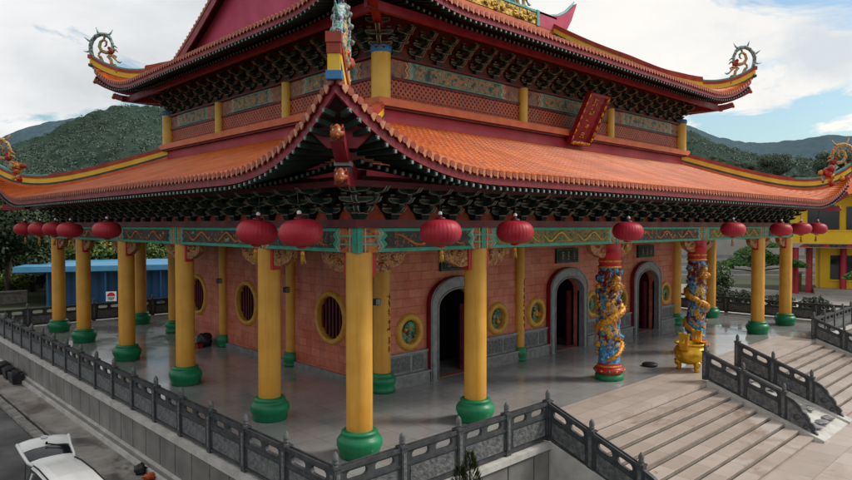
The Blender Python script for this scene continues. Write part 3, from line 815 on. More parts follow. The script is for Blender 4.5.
# flat dark red plate above the beam
mb.box(-.42,XB[5]+.42,-.42,.42,BZ1+.008,BZ1+.2,'darkred'); mb.box(-.42,XB[5]+.42,YB[5]-.42,YB[5]+.42,BZ1+.008,BZ1+.2,'darkred')
mb.box(-.42,.42,.421,YB[5]-.421,BZ1+.008,BZ1+.2,'darkred'); mb.box(XB[5]-.42,XB[5]+.42,.421,YB[5]-.421,BZ1+.008,BZ1+.2,'darkred')
mb.build('plate_beam',temple)
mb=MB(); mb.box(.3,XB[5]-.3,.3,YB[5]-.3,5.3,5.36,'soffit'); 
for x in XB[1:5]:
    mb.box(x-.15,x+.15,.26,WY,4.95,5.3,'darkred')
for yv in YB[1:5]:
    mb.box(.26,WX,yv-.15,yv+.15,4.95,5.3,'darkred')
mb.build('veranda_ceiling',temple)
# quarter-round carved braces under the beams
def brace_poly(w=1.15,h=.52,n=9):
    pts=[(0,0),(0,-h)]
    for i in range(n+1):
        a=math.pi/2*i/n; pts.append((.12+(w-.12)*math.sin(a)*(1-.03*math.cos(a*9)), -h*math.cos(a)*(1-.05*math.cos(a*11))*.98))
    return pts[:2]+pts[2:]
def braces(side,cuts):
    f,a,b=SIDES[side]
    for i,c in enumerate(cuts):
        for s in (-1,1):
            if (i==0 and s<0) or (i==len(cuts)-1 and s>0): continue
            mb=MB(); off=.33
            pl=brace_poly()
            loop=[(c+s*(off+p),BZ0-.005+q) for p,q in pl]
            fn=lambda u,v,d:f(u,4.27+d,v)
            mb.poly([loop],fn,-.1,.1,'brace')
            pl2=[(c+s*(off-.02),BZ0-.005),(c+s*(off+.1),BZ0-.005),(c+s*(off+.1),BZ0-.62),(c+s*(off-.02),BZ0-.62)]
            mb.poly([pl2],fn,-.13,.13,'red')
            for k in range(4):
                t=random.random(); mb.blob(fn(c+s*(off+.2+.6*t),BZ0-.1-.25*(1-t)*random.random(),.09),.075,'brace',seed=k+c,amp=.6,fq=3,nu=8,nv=5,sc=(1,1,.8))
            mb.build('carved_brace',temple)
braces('front',XB); braces('left',YB)

# ------------------------------------------------------------------ bracket sets
def bracket_mesh():
    mb=MB()
    def arm(u,z,L,h,th):       # boat shaped arm along c, front face outlined
        P=[(-L,h),(-L,h*.55),(-L*.82,h*.2),(-L*.55,0),(L*.55,0),(L*.82,h*.2),(L,h*.55),(L,h)]
        fn=lambda a,b,d:(a,-(u+d),z+b)
        mb.poly([P],fn,-th,th,'brk')
        k=.022
        mb_in=[]
        n=len(P)
        for i,(a,b) in enumerate(P): mb_in.append((a*(1-k/L*1.3), h/2+(b-h/2)*(1-2*k/h)))
        mb.add([fn(a,b,th+.004) for a,b in P]+[fn(a,b,th+.004) for a,b in mb_in],[(i,(i+1)%n,n+(i+1)%n,n+i) for i in range(n)],'outline')
    def blk(x,u,z,w,h): 
        mb.add([(x-w*.7,-(u-w*.7),z),(x+w*.7,-(u-w*.7),z),(x+w*.7,-(u+w*.7),z),(x-w*.7,-(u+w*.7),z),(x-w,-(u-w),z+h),(x+w,-(u-w),z+h),(x+w,-(u+w),z+h),(x-w,-(u+w),z+h)],[(3,2,1,0),(4,5,6,7),(4,7,3,0)[::-1],(0,1,5,4),(1,2,6,5),(2,3,7,6)],'rafter')
        mb.box(x-w,x+w,-(u+w)-.006,-(u+w)-.001,z+h-.022,z+h,'outline')
    blk(0,0,0,.16,.16)
    for t in range(3):
        z=.17+.235*t; u=.3*t
        arm(u,z,.36+.06*(t%2),.13,.055)
        for x in (-.3,.3): blk(x,u,z+.132,.07,.09)
        # projecting arm with upturned beak
        U=.3*(t+1)+.12
        P=[(-.25,0),(U-.2,0),(U-.02,.03),(U+.1,.14),(U-.05,.12),(U-.1,.15),(-.25,.15)]
        fn=lambda a,b,d:(d,-a,z+b+.001)
        mb.poly([P],fn,-.05,.05,'brk')
        mb.tube([fn(a,b,.052) for a,b in P[1:5]],.013,'outline',4); mb.tube([fn(a,b,-.052) for a,b in P[1:5]],.013,'outline',4)
        blk(0,.3*(t+1),z+.155,.08,.08)
    o=mb.build('bracket_tmp'); d=o.data; bpy.data.objects.remove(o); return d
BRK=bracket_mesh()
def brackets(side,cs,u,z,sc=1):
    f,a,b=SIDES[side]; rz={'front':0,'left':-math.pi/2}[side]
    for c in cs:
        o=bpy.data.objects.new('bracket_set',BRK); COL.objects.link(o); o.parent=temple
        p=f(c,u,z); o.location=(p[0]-CX,p[1]-CY,p[2]); o.rotation_euler=(0,0,rz); o.scale=(sc,sc,sc)
LZ=BZ1+.2
brackets('front',[XB[5]*i/29 for i in range(30)],4.27,LZ)
brackets('left',[YB[5]*i/25 for i in range(1,25)],4.27,LZ)
UZ=11.46
brackets('front',[X0+.55+(X1-X0-1.1)*i/20 for i in range(21)],-.02,UZ,.98)
brackets('left',[Y0+.55+(Y1-Y0-1.1)*i/16 for i in range(17)],-.02,UZ,.98)
def corner_bracket(x,y,z,sc,rz):
    o=bpy.data.objects.new('bracket_set',BRK); COL.objects.link(o); o.parent=temple; o.location=(x-CX,y-CY,z); o.rotation_euler=(0,0,rz); o.scale=(sc,sc*1.3,sc)
corner_bracket(X0-.1,Y0-.1,UZ,1.1,R(-45)); corner_bracket(0,0,LZ+.01,1.0,R(-45))
# back boards with pointed flames between the sets
def backboard(side,c0,c1,u,z0,z1,n,kb,kf='orange_red'):
    fn,mir=frame_fn(side,u); mb=MB()
    mb.poly([[(c0,z0),(c1,z0),(c1,z1),(c0,z1)]],fn,-.06,0,kb)
    w=(c1-c0)/n
    for i in range(n):
        c=c0+w*(i+.5); h=(z1-z0)*.45
        mb.poly([[(c-.36,z0+.005),(c+.36,z0+.005),(c+.22,z0+h*.5),(c,z0+h),(c-.22,z0+h*.5)]],fn,.002,.03,kf)
    mb.build('bracket_backboard',temple)
for side,b,n,n2 in (('front',XB[5],29,20),('left',YB[5],25,16),('right',YB[5],25,16),('back',XB[5],29,20)):
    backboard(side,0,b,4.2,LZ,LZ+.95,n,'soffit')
    f,a,e=SIDES[side]; backboard(side,a+.2,e-.2,-.1,UZ,UZ+1.2,n2,'orange_red','darkred')

# ------------------------------------------------------------------ roofs
def clamp01(x): return max(0.,min(1.,x))
class Roof:
    def __init__(s,lower):
        s.low=lower
        s.U=6.57 if lower else 2.6; s.flare=.27; s.rng=5.0 if lower else 4.6; s.L0=1.62 if lower else 1.5
    def base(s,u):
        if s.low: k=u/6.57; return 9.15-2.2*(1.22*k-.22*k*k)
        w=-u; return 13.62+.40*w+.0142*w*w
    def lift(s,u,e):
        t=max(0.,1-max(0.,e)/s.rng)**2.2
        if s.low: L=s.L0*clamp01(u/6.8)**6
        else: L=s.L0*max(0.,u/2.85)**2.4
        return L*t
    def e(s,side,c,u):
        f,a,b=SIDES[side]; return min(c-(a-u),(b+u)-c)
    def z(s,side,c,u): return s.base(u)+s.lift(u,s.e(side,c,u))
    def umax(s,side,c): return s.U+s.flare*max(0.,1-max(0.,s.e(side,c,s.U))/s.rng)**2.2
def slope(roof, side, top_fn, detail, name):
    """tiled slope: channel sheet, barrel rows, eave ends, fascia, rafters"""
    f,a,b=SIDES[side]; UM=roof.U+roof.flare
    N=int(round((b-a+2*UM)/.255)); w=(b-a+2*UM)/N
    tile=.30
    def ustart(c):
        return max(top_fn(c), a-c, c-b)
    mb=MB(); prev=None
    NSS=14
    for i in range(N+1):
        c=a-UM+w*i; um=roof.umax(side,c); u0=min(ustart(c),um-.001)
        col=[f(c,u0+(um-u0)*j/NSS,roof.z(side,c,u0+(um-u0)*j/NSS)) for j in range(NSS+1)]
        if prev:
            mb.add(prev+col,[(j,j+1,NSS+1+j+1,NSS+1+j) if side in('front','right') else (j,NSS+1+j,NSS+1+j+1,j+1) for j in range(NSS)],'rowdark')
        prev=col
    half=[(-.1,-.01),(-.07,.045),(0,.07),(.07,.045),(.1,-.01)]
    for i in range(N):
        c=a-UM+w*(i+.5); um=roof.umax(side,c); u0=ustart(c)
        if um-u0<.05: continue
        n=max(1,int((um-u0)/(tile if detail else 1.1)))
        rings=[]
        for j in range(n):
            for q in (0,1):
                u=um-(um-u0)*(j+q)/n; sc=1.03 if q==0 else .97
                z=roof.z(side,c,u); rings.append([f(c+dc*sc,u,z+dz*sc+(.0 if q else .003)) for dc,dz in half])
        vs=[p for r in rings for p in r]; nr=len(rings)
        fs=[(r*5+k,r*5+k+1,(r+1)*5+k+1,(r+1)*5+k) if side in('back','left') else (r*5+k,(r+1)*5+k,(r+1)*5+k+1,r*5+k+1) for r in range(nr-1) for k in range(4)]
        mb.add(vs,fs,'roof',True)
    t=mb.build(name,temple)
    mb=MB()
    for i in range(N):
        c=a-UM+w*(i+.5); um=roof.umax(side,c)
        if um-ustart(c)<-.2: continue
        z=roof.z(side,c,um); ns=10
        disc=[(c+.08*math.cos(2*math.pi*k/ns),z-.0+.08*math.sin(2*math.pi*k/ns)) for k in range(ns)]
        mb.add([f(x,um+.03,zz) for x,zz in disc]+[f(x,um-.03,zz) for x,zz in disc],[tuple(range(ns))]+[(k,ns+k,ns+(k+1)%ns,(k+1)%ns) for k in range(ns)],'mouth')
        c2=c+w/2; um2=roof.umax(side,c2); z2=roof.z(side,c2,um2)
        dr=[(-.07,.04),(.07,.04),(.075,-.03),(.0,-.13),(-.075,-.03)]
        mb.add([f(c2+x,um2+.012,z2+y) for x,y in dr]+[f(c2+x*.95,um2-.02,z2+y) for x,y in dr],[(0,1,2,3,4),(5,6,7,8,9)]+[(k,5+k,5+(k+1)%5,(k+1)%5) for k in range(5)],'tile_end')
    mb.build('eave_tile_ends',t,local=False)
    # fascia and soffit
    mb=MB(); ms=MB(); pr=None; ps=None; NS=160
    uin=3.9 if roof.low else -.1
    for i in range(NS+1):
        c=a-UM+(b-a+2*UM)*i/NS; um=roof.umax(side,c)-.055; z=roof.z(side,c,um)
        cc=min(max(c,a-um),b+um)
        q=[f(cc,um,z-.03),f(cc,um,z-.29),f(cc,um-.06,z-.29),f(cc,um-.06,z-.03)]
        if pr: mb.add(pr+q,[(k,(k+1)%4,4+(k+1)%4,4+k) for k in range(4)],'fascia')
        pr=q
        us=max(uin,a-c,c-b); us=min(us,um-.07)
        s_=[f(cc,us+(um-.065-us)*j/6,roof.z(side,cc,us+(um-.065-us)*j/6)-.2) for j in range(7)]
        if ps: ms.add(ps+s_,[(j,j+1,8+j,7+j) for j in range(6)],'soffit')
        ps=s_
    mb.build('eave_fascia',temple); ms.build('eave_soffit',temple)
    # rafters
    mb=MB()
    l1=1.25 if roof.low else 1.0
    for i in range(N):
        c=a-UM+w*(i+.5); um=roof.umax(side,c); us=max(a-c,c-b)+.12
        u0=max(um-l1,us); u1=um-.02
        if u1-u0>.15:
            z0=roof.z(side,c,u0)-.37; z1=roof.z(side,c,u1)-.37
            mb.bar(f(c,u0,z0),f(c,u1,z1),.1,.1,'rafter'); mb.bar(f(c,u1+.002,z1),f(c,u1+.03,z1),.055,.07,'rtip')
        ua=max(uin,us); ub=um-l1+.12
        if ub-ua>.15:
            za=roof.z(side,c,ua)-.57; zb=roof.z(side,c,ub)-.55
            mb.bar(f(c,ua,za),f(c,ub,zb),.11,.11,'rafter'); mb.bar(f(c,ub+.002,zb),f(c,ub+.02,zb),.07,.07,'rtip')
    mb.build('eave_rafters',temple)
LR,UR=Roof(True),Roof(False)
GX0,GX1=4.05,2*CX-4.05
for side in SIDES:
    slope(LR,side,lambda c:.0,side in('front','left'),'lower_roof_slope')
    if side in('front','back'):
        slope(UR,side,lambda c:(-8.74 if GX0<=c<=GX1 else -99),side=='front','upper_roof_slope')
    else:
        slope(UR,side,lambda c:.2,side=='left','upper_roof_slope')
# dark red eave purlins carrying the rafters
mb=MB()
def rect_ring(mb,o,z0,z1,w,k):
    x0,x1,y0,y1=X0-o,X1+o,Y0-o,Y1+o
    mb.box(x0-.25,x1+.25,y0,y0+w,z0,z1,k); mb.box(x0-.25,x1+.25,y1-w,y1,z0,z1,k)
    mb.box(x0,x0+w,y0+w+.001,y1-w-.001,z0,z1,k); mb.box(x1-w,x1,y0+w+.001,y1-w-.001,z0,z1,k)
rect_ring(mb,5.35,6.56,6.7,.2,'darkred'); rect_ring(mb,4.75,6.72,6.86,.2,'darkred')
rect_ring(mb,1.62,12.2,12.48,.16,'fascia'); rect_ring(mb,1.0,12.62,12.78,.2,'darkred')
mb.build('eave_purlins',temple)

# ------------------------------------------------------------------ upper storey
mb=MB()
def ringbox(mb,o0,o1,z0,z1,k):
    x0,x1,y0,y1=X0-o1,X1+o1,Y0-o1,Y1+o1; w=o1-o0
    mb.box(x0,x1,y0,y0+w,z0,z1,k); mb.box(x0,x1,y1-w,y1,z0,z1,k); mb.box(x0,x0+w,y0+w+.001,y1-w-.001,z0,z1,k); mb.box(x1-w,x1,y0+w+.001,y1-w-.001,z0,z1,k)
ringbox(mb,-.3,-.06,9.9,13.55,'beam'); mb.build('upper_wall',temple)
mb=MB(); ringbox(mb,-.3,.12,8.6,9.62,'redband'); mb.build('plaster_band',temple)
mb=MB(); ringbox(mb,-.3,.4,9.66,9.92,'sill'); ringbox(mb,-.3,.3,9.58,9.659,'darkred'); mb.build('upper_sill',temple)
for side in SIDES:
    fn,mir=frame_fn(side,-.06); f,a,b=SIDES[side]
    mb=MB(); mb.poly([[(a,9.94),(b,9.94),(b,10.66),(a,10.66)]],fn,.0,.05,'lattice'); mb.poly([[(a,10.66),(b,10.66),(b,10.74),(a,10.74)]],fn,.0,.1,'darkred'); mb.poly([[(a,10.1),(b,10.1),(b,10.14),(a,10.14)]],fn,.051,.07,'orange_red'); mb.build('fretwork_panel',temple)
    cuts=[X0,XB[2]+.25,XB[3]-.25,X1] if side in('front','back') else YB[1:5]
    beam_run(side,cuts,0.0,.06,10.76,11.36,['panel_up'],1.35,.0)
    mb=MB(); mb.poly([[(a-.3,11.37),(b+.3,11.37),(b+.3,11.45),(a-.3,11.45)]],fn,.0,.2,'darkred'); mb.build('frieze_cornice',temple)
mb=MB(); mb.lathe([(.33,9.92),(.33,11.45)],'yellow_up',seg=24)
mb.lathe([(.33,11.45),(.36,11.5),(.36,11.66),(.3,11.7)],'blue',seg=24)
uc=mb.build('upper_column',temple,local=True); 
for i,(x,y) in enumerate([(X0,Y0),(X1,Y0),(X0,Y1),(X1,Y1)]):
    o=uc if i==0 else copy_tree(uc,temple); put(o,x,y)
mb=MB(); mb.lathe([(.2,9.92),(.2,11.37)],'yellow_up',seg=20); uc2=mb.build('upper_column',temple,local=True)
for i,(x,y) in enumerate([(XB[2]+.25,Y0-.04),(XB[3]-.25,Y0-.04),(X0-.04,YB[2]),(X0-.04,YB[3]),(X1+.04,YB[2]),(X1+.04,YB[3]),(XB[2],Y1+.04),(XB[3],Y1+.04)]):
    o=uc2 if i==0 else copy_tree(uc2,temple); put(o,x,y)

# gables
def roofz(y): return UR.base(Y0-y) if y<CY else UR.base(y-Y1)
for gx,s in ((4.55,-1),(2*CX-4.55,1)):
    ys=[5.0+16.02*i/24 for i in range(25)]
    poly=[(y,roofz(y)-.1) for y in ys]
    loop=[(5.0,13.5)]+poly+[(21.02,13.5)]
    if s<0: fn=lambda u,v,d:(gx-d,2*CY-u,v)
    else: fn=lambda u,v,d:(gx+d,u,v)
    mb=MB(); mb.poly([loop],fn,-.15,0,'magenta'); mb.build('gable_wall',temple)
    mb=MB()
    for i in range(24):
        for sgn in (0,):
            y0_,y1_=ys[i],ys[i+1]; x_in=gx-.0; x_out=gx+s*.46
            for (xa,xb,dz0,dz1,k) in ((x_out,x_out+s*.07,-.55,.02,'fascia'),(x_out+s*.075,x_out+s*.1,-.1,.06,'drip')):
                xs=sorted((xa,xb))
                vs=[]
                for yy in (y0_,y1_):
                    z=roofz(yy); vs+=[(xs[0],yy,z+dz0),(xs[1],yy,z+dz0),(xs[1],yy,z+dz1),(xs[0],yy,z+dz1)]
                mb.add(vs,[(3,2,1,0),(4,5,6,7),(0,1,5,4),(1,2,6,5),(2,3,7,6),(3,0,4,7)],k)
            xs=sorted((gx,x_out)); vs=[]
            for yy in (y0_,y1_):
                z=roofz(yy)-.12; vs+=[(xs[0],yy,z-.08),(xs[1],yy,z-.08),(xs[1],yy,z),(xs[0],yy,z)]
            mb.add(vs,[(3,2,1,0),(4,5,6,7),(0,1,5,4),(1,2,6,5),(2,3,7,6),(3,0,4,7)],'soffit')
    # rake tile ends
    for i in range(62):
        yy=5.0+16.02*(i+.5)/62; z=roofz(yy); xo=gx+s*.57
        mb.add([(xo,yy+.07*math.cos(k*.785),z+.06+.07*math.sin(k*.785)) for k in range(8)],[tuple(range(8))],'tile_end')
    mb.build('rake_board',temple)

# ------------------------------------------------------------------ ridges
def ridge(mb,pts,layers,w):
    """stacked band swept along pts (base line)"""
    pts=[Vector(p) for p in pts]; n=len(pts)
    lat=[]
    for i in range(n):
        d=pts[min(n-1,i+1)]-pts[max(0,i-1)]; d.z=0; d.normalize(); lat.append(Vector((-d.y,d.x,0)))
    h0=0
    for h,k,ws in layers:
        vs=[]
        for i,p in enumerate(pts):
            for q,z in ((-1,h0),(1,h0),(1,h0+h),(-1,h0+h)): vs.append(p+lat[i]*q*w*ws/2+Vector((0,0,z)))
        fs=[(i*4+k2,i*4+(k2+1)%4,(i+1)*4+(k2+1)%4,(i+1)*4+k2) for i in range(n-1) for k2 in range(4)]+[(3,2,1,0),((n-1)*4,(n-1)*4+1,(n-1)*4+2,(n-1)*4+3)]
        mb.add(vs,fs,k); h0+=h+.001
LAY=[(.2,'sill',.8),(.1,'ridge_green',.85),(.25,'ridge_yellow',.8),(.13,'ridge_red',1.0),(.07,'ridge_red',.7)]
LAYT=[(.1,'ridge_green',.85),(.27,'ridge_yellow',.8),(.16,'ridge_red',1.0),(.08,'turq',.8)]
CORN=[(X0,Y0,-1,-1),(X1,Y0,1,-1),(X0,Y1,-1,1),(X1,Y1,1,1)]
def hipz(roof,u): return roof.base(u)+roof.lift(u,0.)
for (x,y,sx,sy) in CORN:
    mb=MB(); us=[-.05+4.6*i/16 for i in range(17)]
    ridge(mb,[(x+sx*u,y+sy*u,hipz(LR,u)-.02) for u in us],LAY,.3)
    us=[4.551+2.28*i/16 for i in range(17)]
    ridge(mb,[(x+sx*u,y+sy*u,hipz(LR,u)-.02) for u in us],[(.2,'sill',.8),(.1,'ridge_green',.85),(.25,'ridge_yellow',.8),(.13,'ridge_red',1.0),(.09,'turq',.8)],.3)
    u=6.86; p=Vector((x+sx*u,y+sy*u,hipz(LR,6.9)+.0)); dd=Vector((sx,sy,0)).normalized()
    # stepped end block: blue, yellow, red
    for z0,z1,o,k,ww in ((-.06,.1,.06,'blue',.3),(.1,.42,.03,'ridge_yellow',.24),(.42,.62,.05,'ridge_red',.27),(.62,.82,.08,'ridge_red',.3)):
        mb.bar(p-dd*.12+Vector((0,0,(z0+z1)/2)),p+dd*o+Vector((0,0,(z0+z1)/2)),ww,z1-z0-.002,k)
    r_=mb.build('hip_ridge',temple)
    # upper hip
    mb=MB(); us=[0+.85*i/6 for i in range(7)]
    gx=GX0+1.2 if sx<0 else GX1-.45
    run=[]
    for i in range(19):
        v=-8.6+7.9*i/18; run.append((gx,y+sy*v,UR.base(v)-.02+(.0 if sx<0 else .24*min(1.,max(0.,-v-.6)/2.5))))
    run+=[(x+sx*u,y+sy*u,hipz(UR,u)+.02) for u in us[2:]]
    if sx>0: ridge(mb,[(p_[0],p_[1],UR.base(sy*(p_[1]-y))-.05) for p_ in run[:17]],[(.26,'ridge_green',.8)],.34)
    ridge(mb,run,[(.14,'ridge_green',.85),(.3,'ridge_yellow',.8),(.2,'ridge_red',1.0),(.08,'ridge_red',.7)],.34)
    us=[.851+2.05*i/14 for i in range(15)]
    ridge(mb,[(x+sx*u,y+sy*u,hipz(UR,u)-.02) for u in us],LAYT,.3)
    u=2.93; p=Vector((x+sx*u,y+sy*u,hipz(UR,2.9)))
    for z0,z1,o,k,ww in ((-.06,.08,.06,'ridge_green',.34),(.08,.36,.0,'ridge_yellow',.27),(.36,.56,.1,'ridge_red',.32)):
        mb.bar(p-dd*.12+Vector((0,0,(z0+z1)/2)),p+dd*o+Vector((0,0,(z0+z1)/2)),ww,z1-z0-.002,k)
    mb.build('hip_ridge',temple)
    # hip beams under the corners with beast heads
    for roof,u0,u1,dz in ((LR,4.0,6.62,-.84),(LR,3.9,6.3,-.95),(UR,.3,2.7,-.62),(UR,.2,2.0,-.9)):
        mb=MB(); n=8; low=roof.low
        P=[]
        for i in range(n+1):
            u=u0+(u1-u0)*i/n; z=hipz(roof,u)+dz
            if dz<-.88: z=(6.95-.4*i/n if low else 12.25+.15*i/n)+.12*(i/n)**6
            P.append((x+sx*u,y+sy*u,z-.17))
        ridge(mb,P,[(.3,'fascia',1.0)],.27)
        e=Vector(P[-1])+Vector((0,0,.15))
        for q,r_,sd in ((Vector((0,0,0))+dd*.06,.12,2),(dd*.15+Vector((0,0,-.05)),.075,4),(dd*.08+Vector((0,0,.09)),.07,6)): mb.blob(e+q,r_,'beast',seed=sd,amp=.6,fq=3.2)
        lt=Vector((-dd.y,dd.x,0))
        for q in (-1,1): mb.blob(e+dd*.14+lt*.05*q+Vector((0,0,.05)),.025,'white',amp=0,nu=8,nv=6); mb.tube([e+lt*.07*q+Vector((0,0,.07)),e+lt*.11*q+Vector((0,0,.14)),e-dd*.05+lt*.1*q+Vector((0,0,.18))],[.03,.02,.01],'beast',5)
        if low and dz>-.88:
            lt=Vector((-dd.y,dd.x,0)); c0=Vector((x+sx*6.15,y+sy*6.15,0)); sd='front' if sy<0 else 'back'; top=[]
            for q in (-.75,-.5,-.25,0,.25,.5,.75):
                w=abs(q)*.7071; zt=LR.z(sd,x+sx*(6.15-w),6.15+w); top.append(c0+lt*q+Vector((0,0,zt-.1)))
            bot=[c0+lt*.3+Vector((0,0,7.25)),c0-lt*.3+Vector((0,0,7.25))]
            L_=top+bot; n_=len(L_)
            mb.add([p_ for p_ in L_]+[p_-dd*.06 for p_ in L_],[tuple(range(n_)),tuple(range(2*n_-1,n_-1,-1))]+[(k,n_+k,n_+(k+1)%n_,(k+1)%n_) for k in range(n_)],'fascia')
            q=Vector(P[-3])+Vector((0,0,.1)); mb.bar(q-dd*.1,q+dd*.28,.34,.09,'dado'); mb.bar(q-dd*.1+Vector((0,0,-.12)),q+dd*.22+Vector((0,0,-.12)),.3,.1,'granite_dark')
        mb.build('hip_beam',temple)

# main ridge
mb=MB(); RZ=18.32
mb.box(4.3,26.4,CY-.28,CY+.28,RZ-.3,RZ+.14,'sill'); mb.box(4.3,26.4,CY-.22,CY+.22,RZ+.14,RZ+.95,'ridge_green')
mb.box(4.3,26.4,CY-.3,CY+.3,RZ+.95,RZ+1.08,'turq')
mr=mb.build('main_ridge',temple)
mb=MB(); mb.box(6.2,24.2,CY-.27,CY-.221,RZ+.2,RZ+.9,'goldridge'); mb.box(6.2,24.2,CY+.221,CY+.27,RZ+.2,RZ+.9,'goldridge')
for k in range(110):
    mb.blob((6.3+17.8*random.random(),CY-.28,RZ+.3+.5*random.random()),.13,'goldridge',seed=k,amp=.7,fq=3,nu=8,nv=6,sc=(1.3,.8,1))
mb.build('gilded_frieze',mr)
for s in (-1,1):
    X=lambda d: CX+s*d
    mb=MB(); pts=[(8.9,.14),(11.6,.14),(12.2,.5),(12.75,1.25),(13.4,2.55),(13.15,2.35),(12.4,1.75),(11.6,1.35),(10.6,1.1),(8.9,1.09)]
    loop=[(X(a),RZ+b) for a,b in pts]
    if s<0: loop=loop[::-1]
    fn=lambda u,v,d:(u,CY-d,v)
    mb.poly([loop],fn,-.3,.3,'magenta')
    top=[(X(a),CY,RZ+b+.04) for a,b in [(8.9,1.09),(10.6,1.1),(11.6,1.35),(12.4,1.75),(13.15,2.35),(13.5,2.75)]]
    mb.tube(top,[.12,.12,.13,.12,.09,.03],'turq',8)
    mb.box(min(X(8.86),X(9.12)),max(X(8.86),X(9.12)),CY-.34,CY+.34,RZ+.12,RZ+1.12,'turq')
    mb.build('ridge_end',mr)

# ridge dragons
def dragon(parent, origin, dirv, sc, warm, label):
    """s = along dirv (outward), z up"""
    mb=MB(); d=Vector((*dirv,0)).normalized(); n=Vector((-d.y,d.x,0)); o=Vector(origin)
    def Q(x,y,t=0): return o+d*((190-x)*.0078*sc)+Vector((0,0,(300-y)*.0078*sc))+n*t*sc
    k1='mosaic_warm' if warm else 'mosaic'
    arch_=[(92,295),(68,250),(56,205),(55,170),(66,140),(88,116),(118,104),(150,108),(174,128),(188,160),(190,195),(176,212)]
    mb.tube([Q(*p) for p in arch_],[x*sc for x in (.1,.1,.1,.1,.1,.1,.1,.095,.085,.075,.07,.06)],k1,8)
    inner=[(176,212),(150,215),(122,205),(108,180),(116,150),(135,138),(152,150),(150,172),(138,180)]
    mb.tube([Q(*p) for p in inner],[x*1.3*sc for x in (.07,.07,.065,.06,.055,.05,.045,.035,.02)],'mosaic_warm',7)
    low=[(100,232),(118,250),(130,285),(145,308),(166,305),(182,285),(178,258),(160,240),(172,226),(200,250),(222,275)]
    mb.tube([Q(*p) for p in low],[x*1.25*sc for x in (.04,.06,.07,.075,.07,.065,.06,.06,.05,.04,.02)],'mosaic_warm' if not warm else 'mosaic',7)
    tail=[(178,330),(205,318),(228,330),(218,350),(235,352),(262,352),(292,368)]
    mb.tube([Q(*p) for p in tail],[x*sc for x in (.05,.08,.08,.07,.05,.035,.012)],'mosaic_warm',7)
    for a,b,c in (((105,108),(98,88),(88,62)),((160,112),(178,100),(192,76)),((60,150),(40,140),(16,122)),((55,205),(36,210),(10,206)),((188,175),(205,178),(220,190)),((222,272),(232,276),(246,270))):
        mb.tube([Q(*a),Q(*b),Q(*c)],[.06*sc,.045*sc,.01*sc],k1,5)
    mb.blob(Q(180,208),.13*sc,'ridge_red',seed=1,amp=.7,fq=3); mb.blob(Q(168,190),.08*sc,'red',seed=4,amp=.5,fq=3)
    for pts in ([(120,205),(104,222),(108,240),(124,238)],[(160,240),(196,232),(212,240),(206,254)],[(182,285),(204,290),(214,304),(204,312)],[(92,290),(112,300),(132,318),(150,330)],[(190,195),(208,200),(222,214)],[(135,138),(140,122),(152,116)]):
        mb.tube([Q(*p) for p in pts],[.05*sc]*(len(pts)-1)+[.012*sc],'mosaic_warm',6)
    mb.blob(Q(215,325),.14*sc,'gold',seed=9,amp=.6,fq=3)
    for p in arch_[1:-2:1]:
        q=Q(*p); 
        for t in (-1,1): mb.blob(q+n*.09*sc*t,.05*sc,'rtip' if not warm else 'gold',seed=t,amp=.3,nu=6,nv=5)
    if warm:
        for k in range(9): mb.blob(Q(150+random.uniform(-60,110),300+random.uniform(-40,40),random.uniform(-.1,.1)),.14*sc,random.choice(['red','mosaic','gold','mosaic_warm']),seed=k,amp=.7,fq=3,nu=9,nv=7)
        for k in range(8): mb.blob(Q(215+random.uniform(-30,60),300-random.uniform(0,90)*(1-abs(k-4)/6),random.uniform(-.12,.12)),.13*sc,random.choice(['red','gold','ridge_red','turq']),seed=k+20,amp=.7,fq=3,nu=9,nv=7)
    return mb.build('ridge_dragon',parent,label)
for (x,y,sx,sy) in CORN:
    u=2.1; dragon(temple,(x+sx*u,y+sy*u,hipz(UR,u)+.52),(sx,sy),1.12,False,'slim green and red porcelain dragon on an upper ridge')
    u=5.62 if (sx<0 and sy<0) else 6.05; dragon(temple,(x+sx*u,y+sy*u,hipz(LR,u)+.55),(sx,sy),1.2,not(sx<0 and sy<0),None)
for s in (-1,1): dragon(temple,(CX+s*8.0,CY,RZ+1.1),(-s,0),1.5,False,'large porcelain dragon on the main ridge')

# ------------------------------------------------------------------ plaque and lanterns
pq=thing('name_plaque','crimson lacquer name board with gold border leaning out under the upper eave','sign',(15.55,3.4,10.45))
pm=Matrix.Translation((15.55,3.45,10.45))@Matrix.Rotation(R(27),4,'X')
def T(mb): mb.v=[tuple(pm@Vector(p)) for p in mb.v]; return mb
mb=MB(); mb.box(-.68,.68,-.06,.06,-1.05,1.05,'plaque'); T(mb).build('board',pq)
mb=MB()
for s in (-1,1):
    xa,xb=sorted((s*.681,s*.8)); mb.add([(s*.685,-.08,-1.1),(s*.82,-.2,-1.16),(s*.82,-.2,1.2),(s*.685,-.08,1.1),(s*.685,.06,-1.1),(s*.82,.02,-1.16),(s*.82,.02,1.2),(s*.685,.06,1.1)],[(0,1,2,3),(1,5,6,2),(4,7,6,5),(0,4,5,1),(3,2,6,7),(0,3,7,4)],'plaque')
    for k in range(7): mb.blob((s*.755,-.16,-.95+.32*k),.075,'gold',seed=k,amp=.7,fq=3,nu=8,nv=6,sc=(.8,.6,1.6))
mb.box(-.68,.68,-.18,.05,1.051,1.16,'plaque'); mb.box(-.8,.8,-.2,.05,-1.2,-1.051,'plaque')
for k in range(9): mb.blob((-.64+.16*k,-.2,-1.12),.08,'gold',seed=k+2,amp=.7,fq=3,nu=8,nv=6,sc=(1,.5,1))
T(mb).build('carved_frame',pq)
mb=MB(); rnd=random.Random(5)
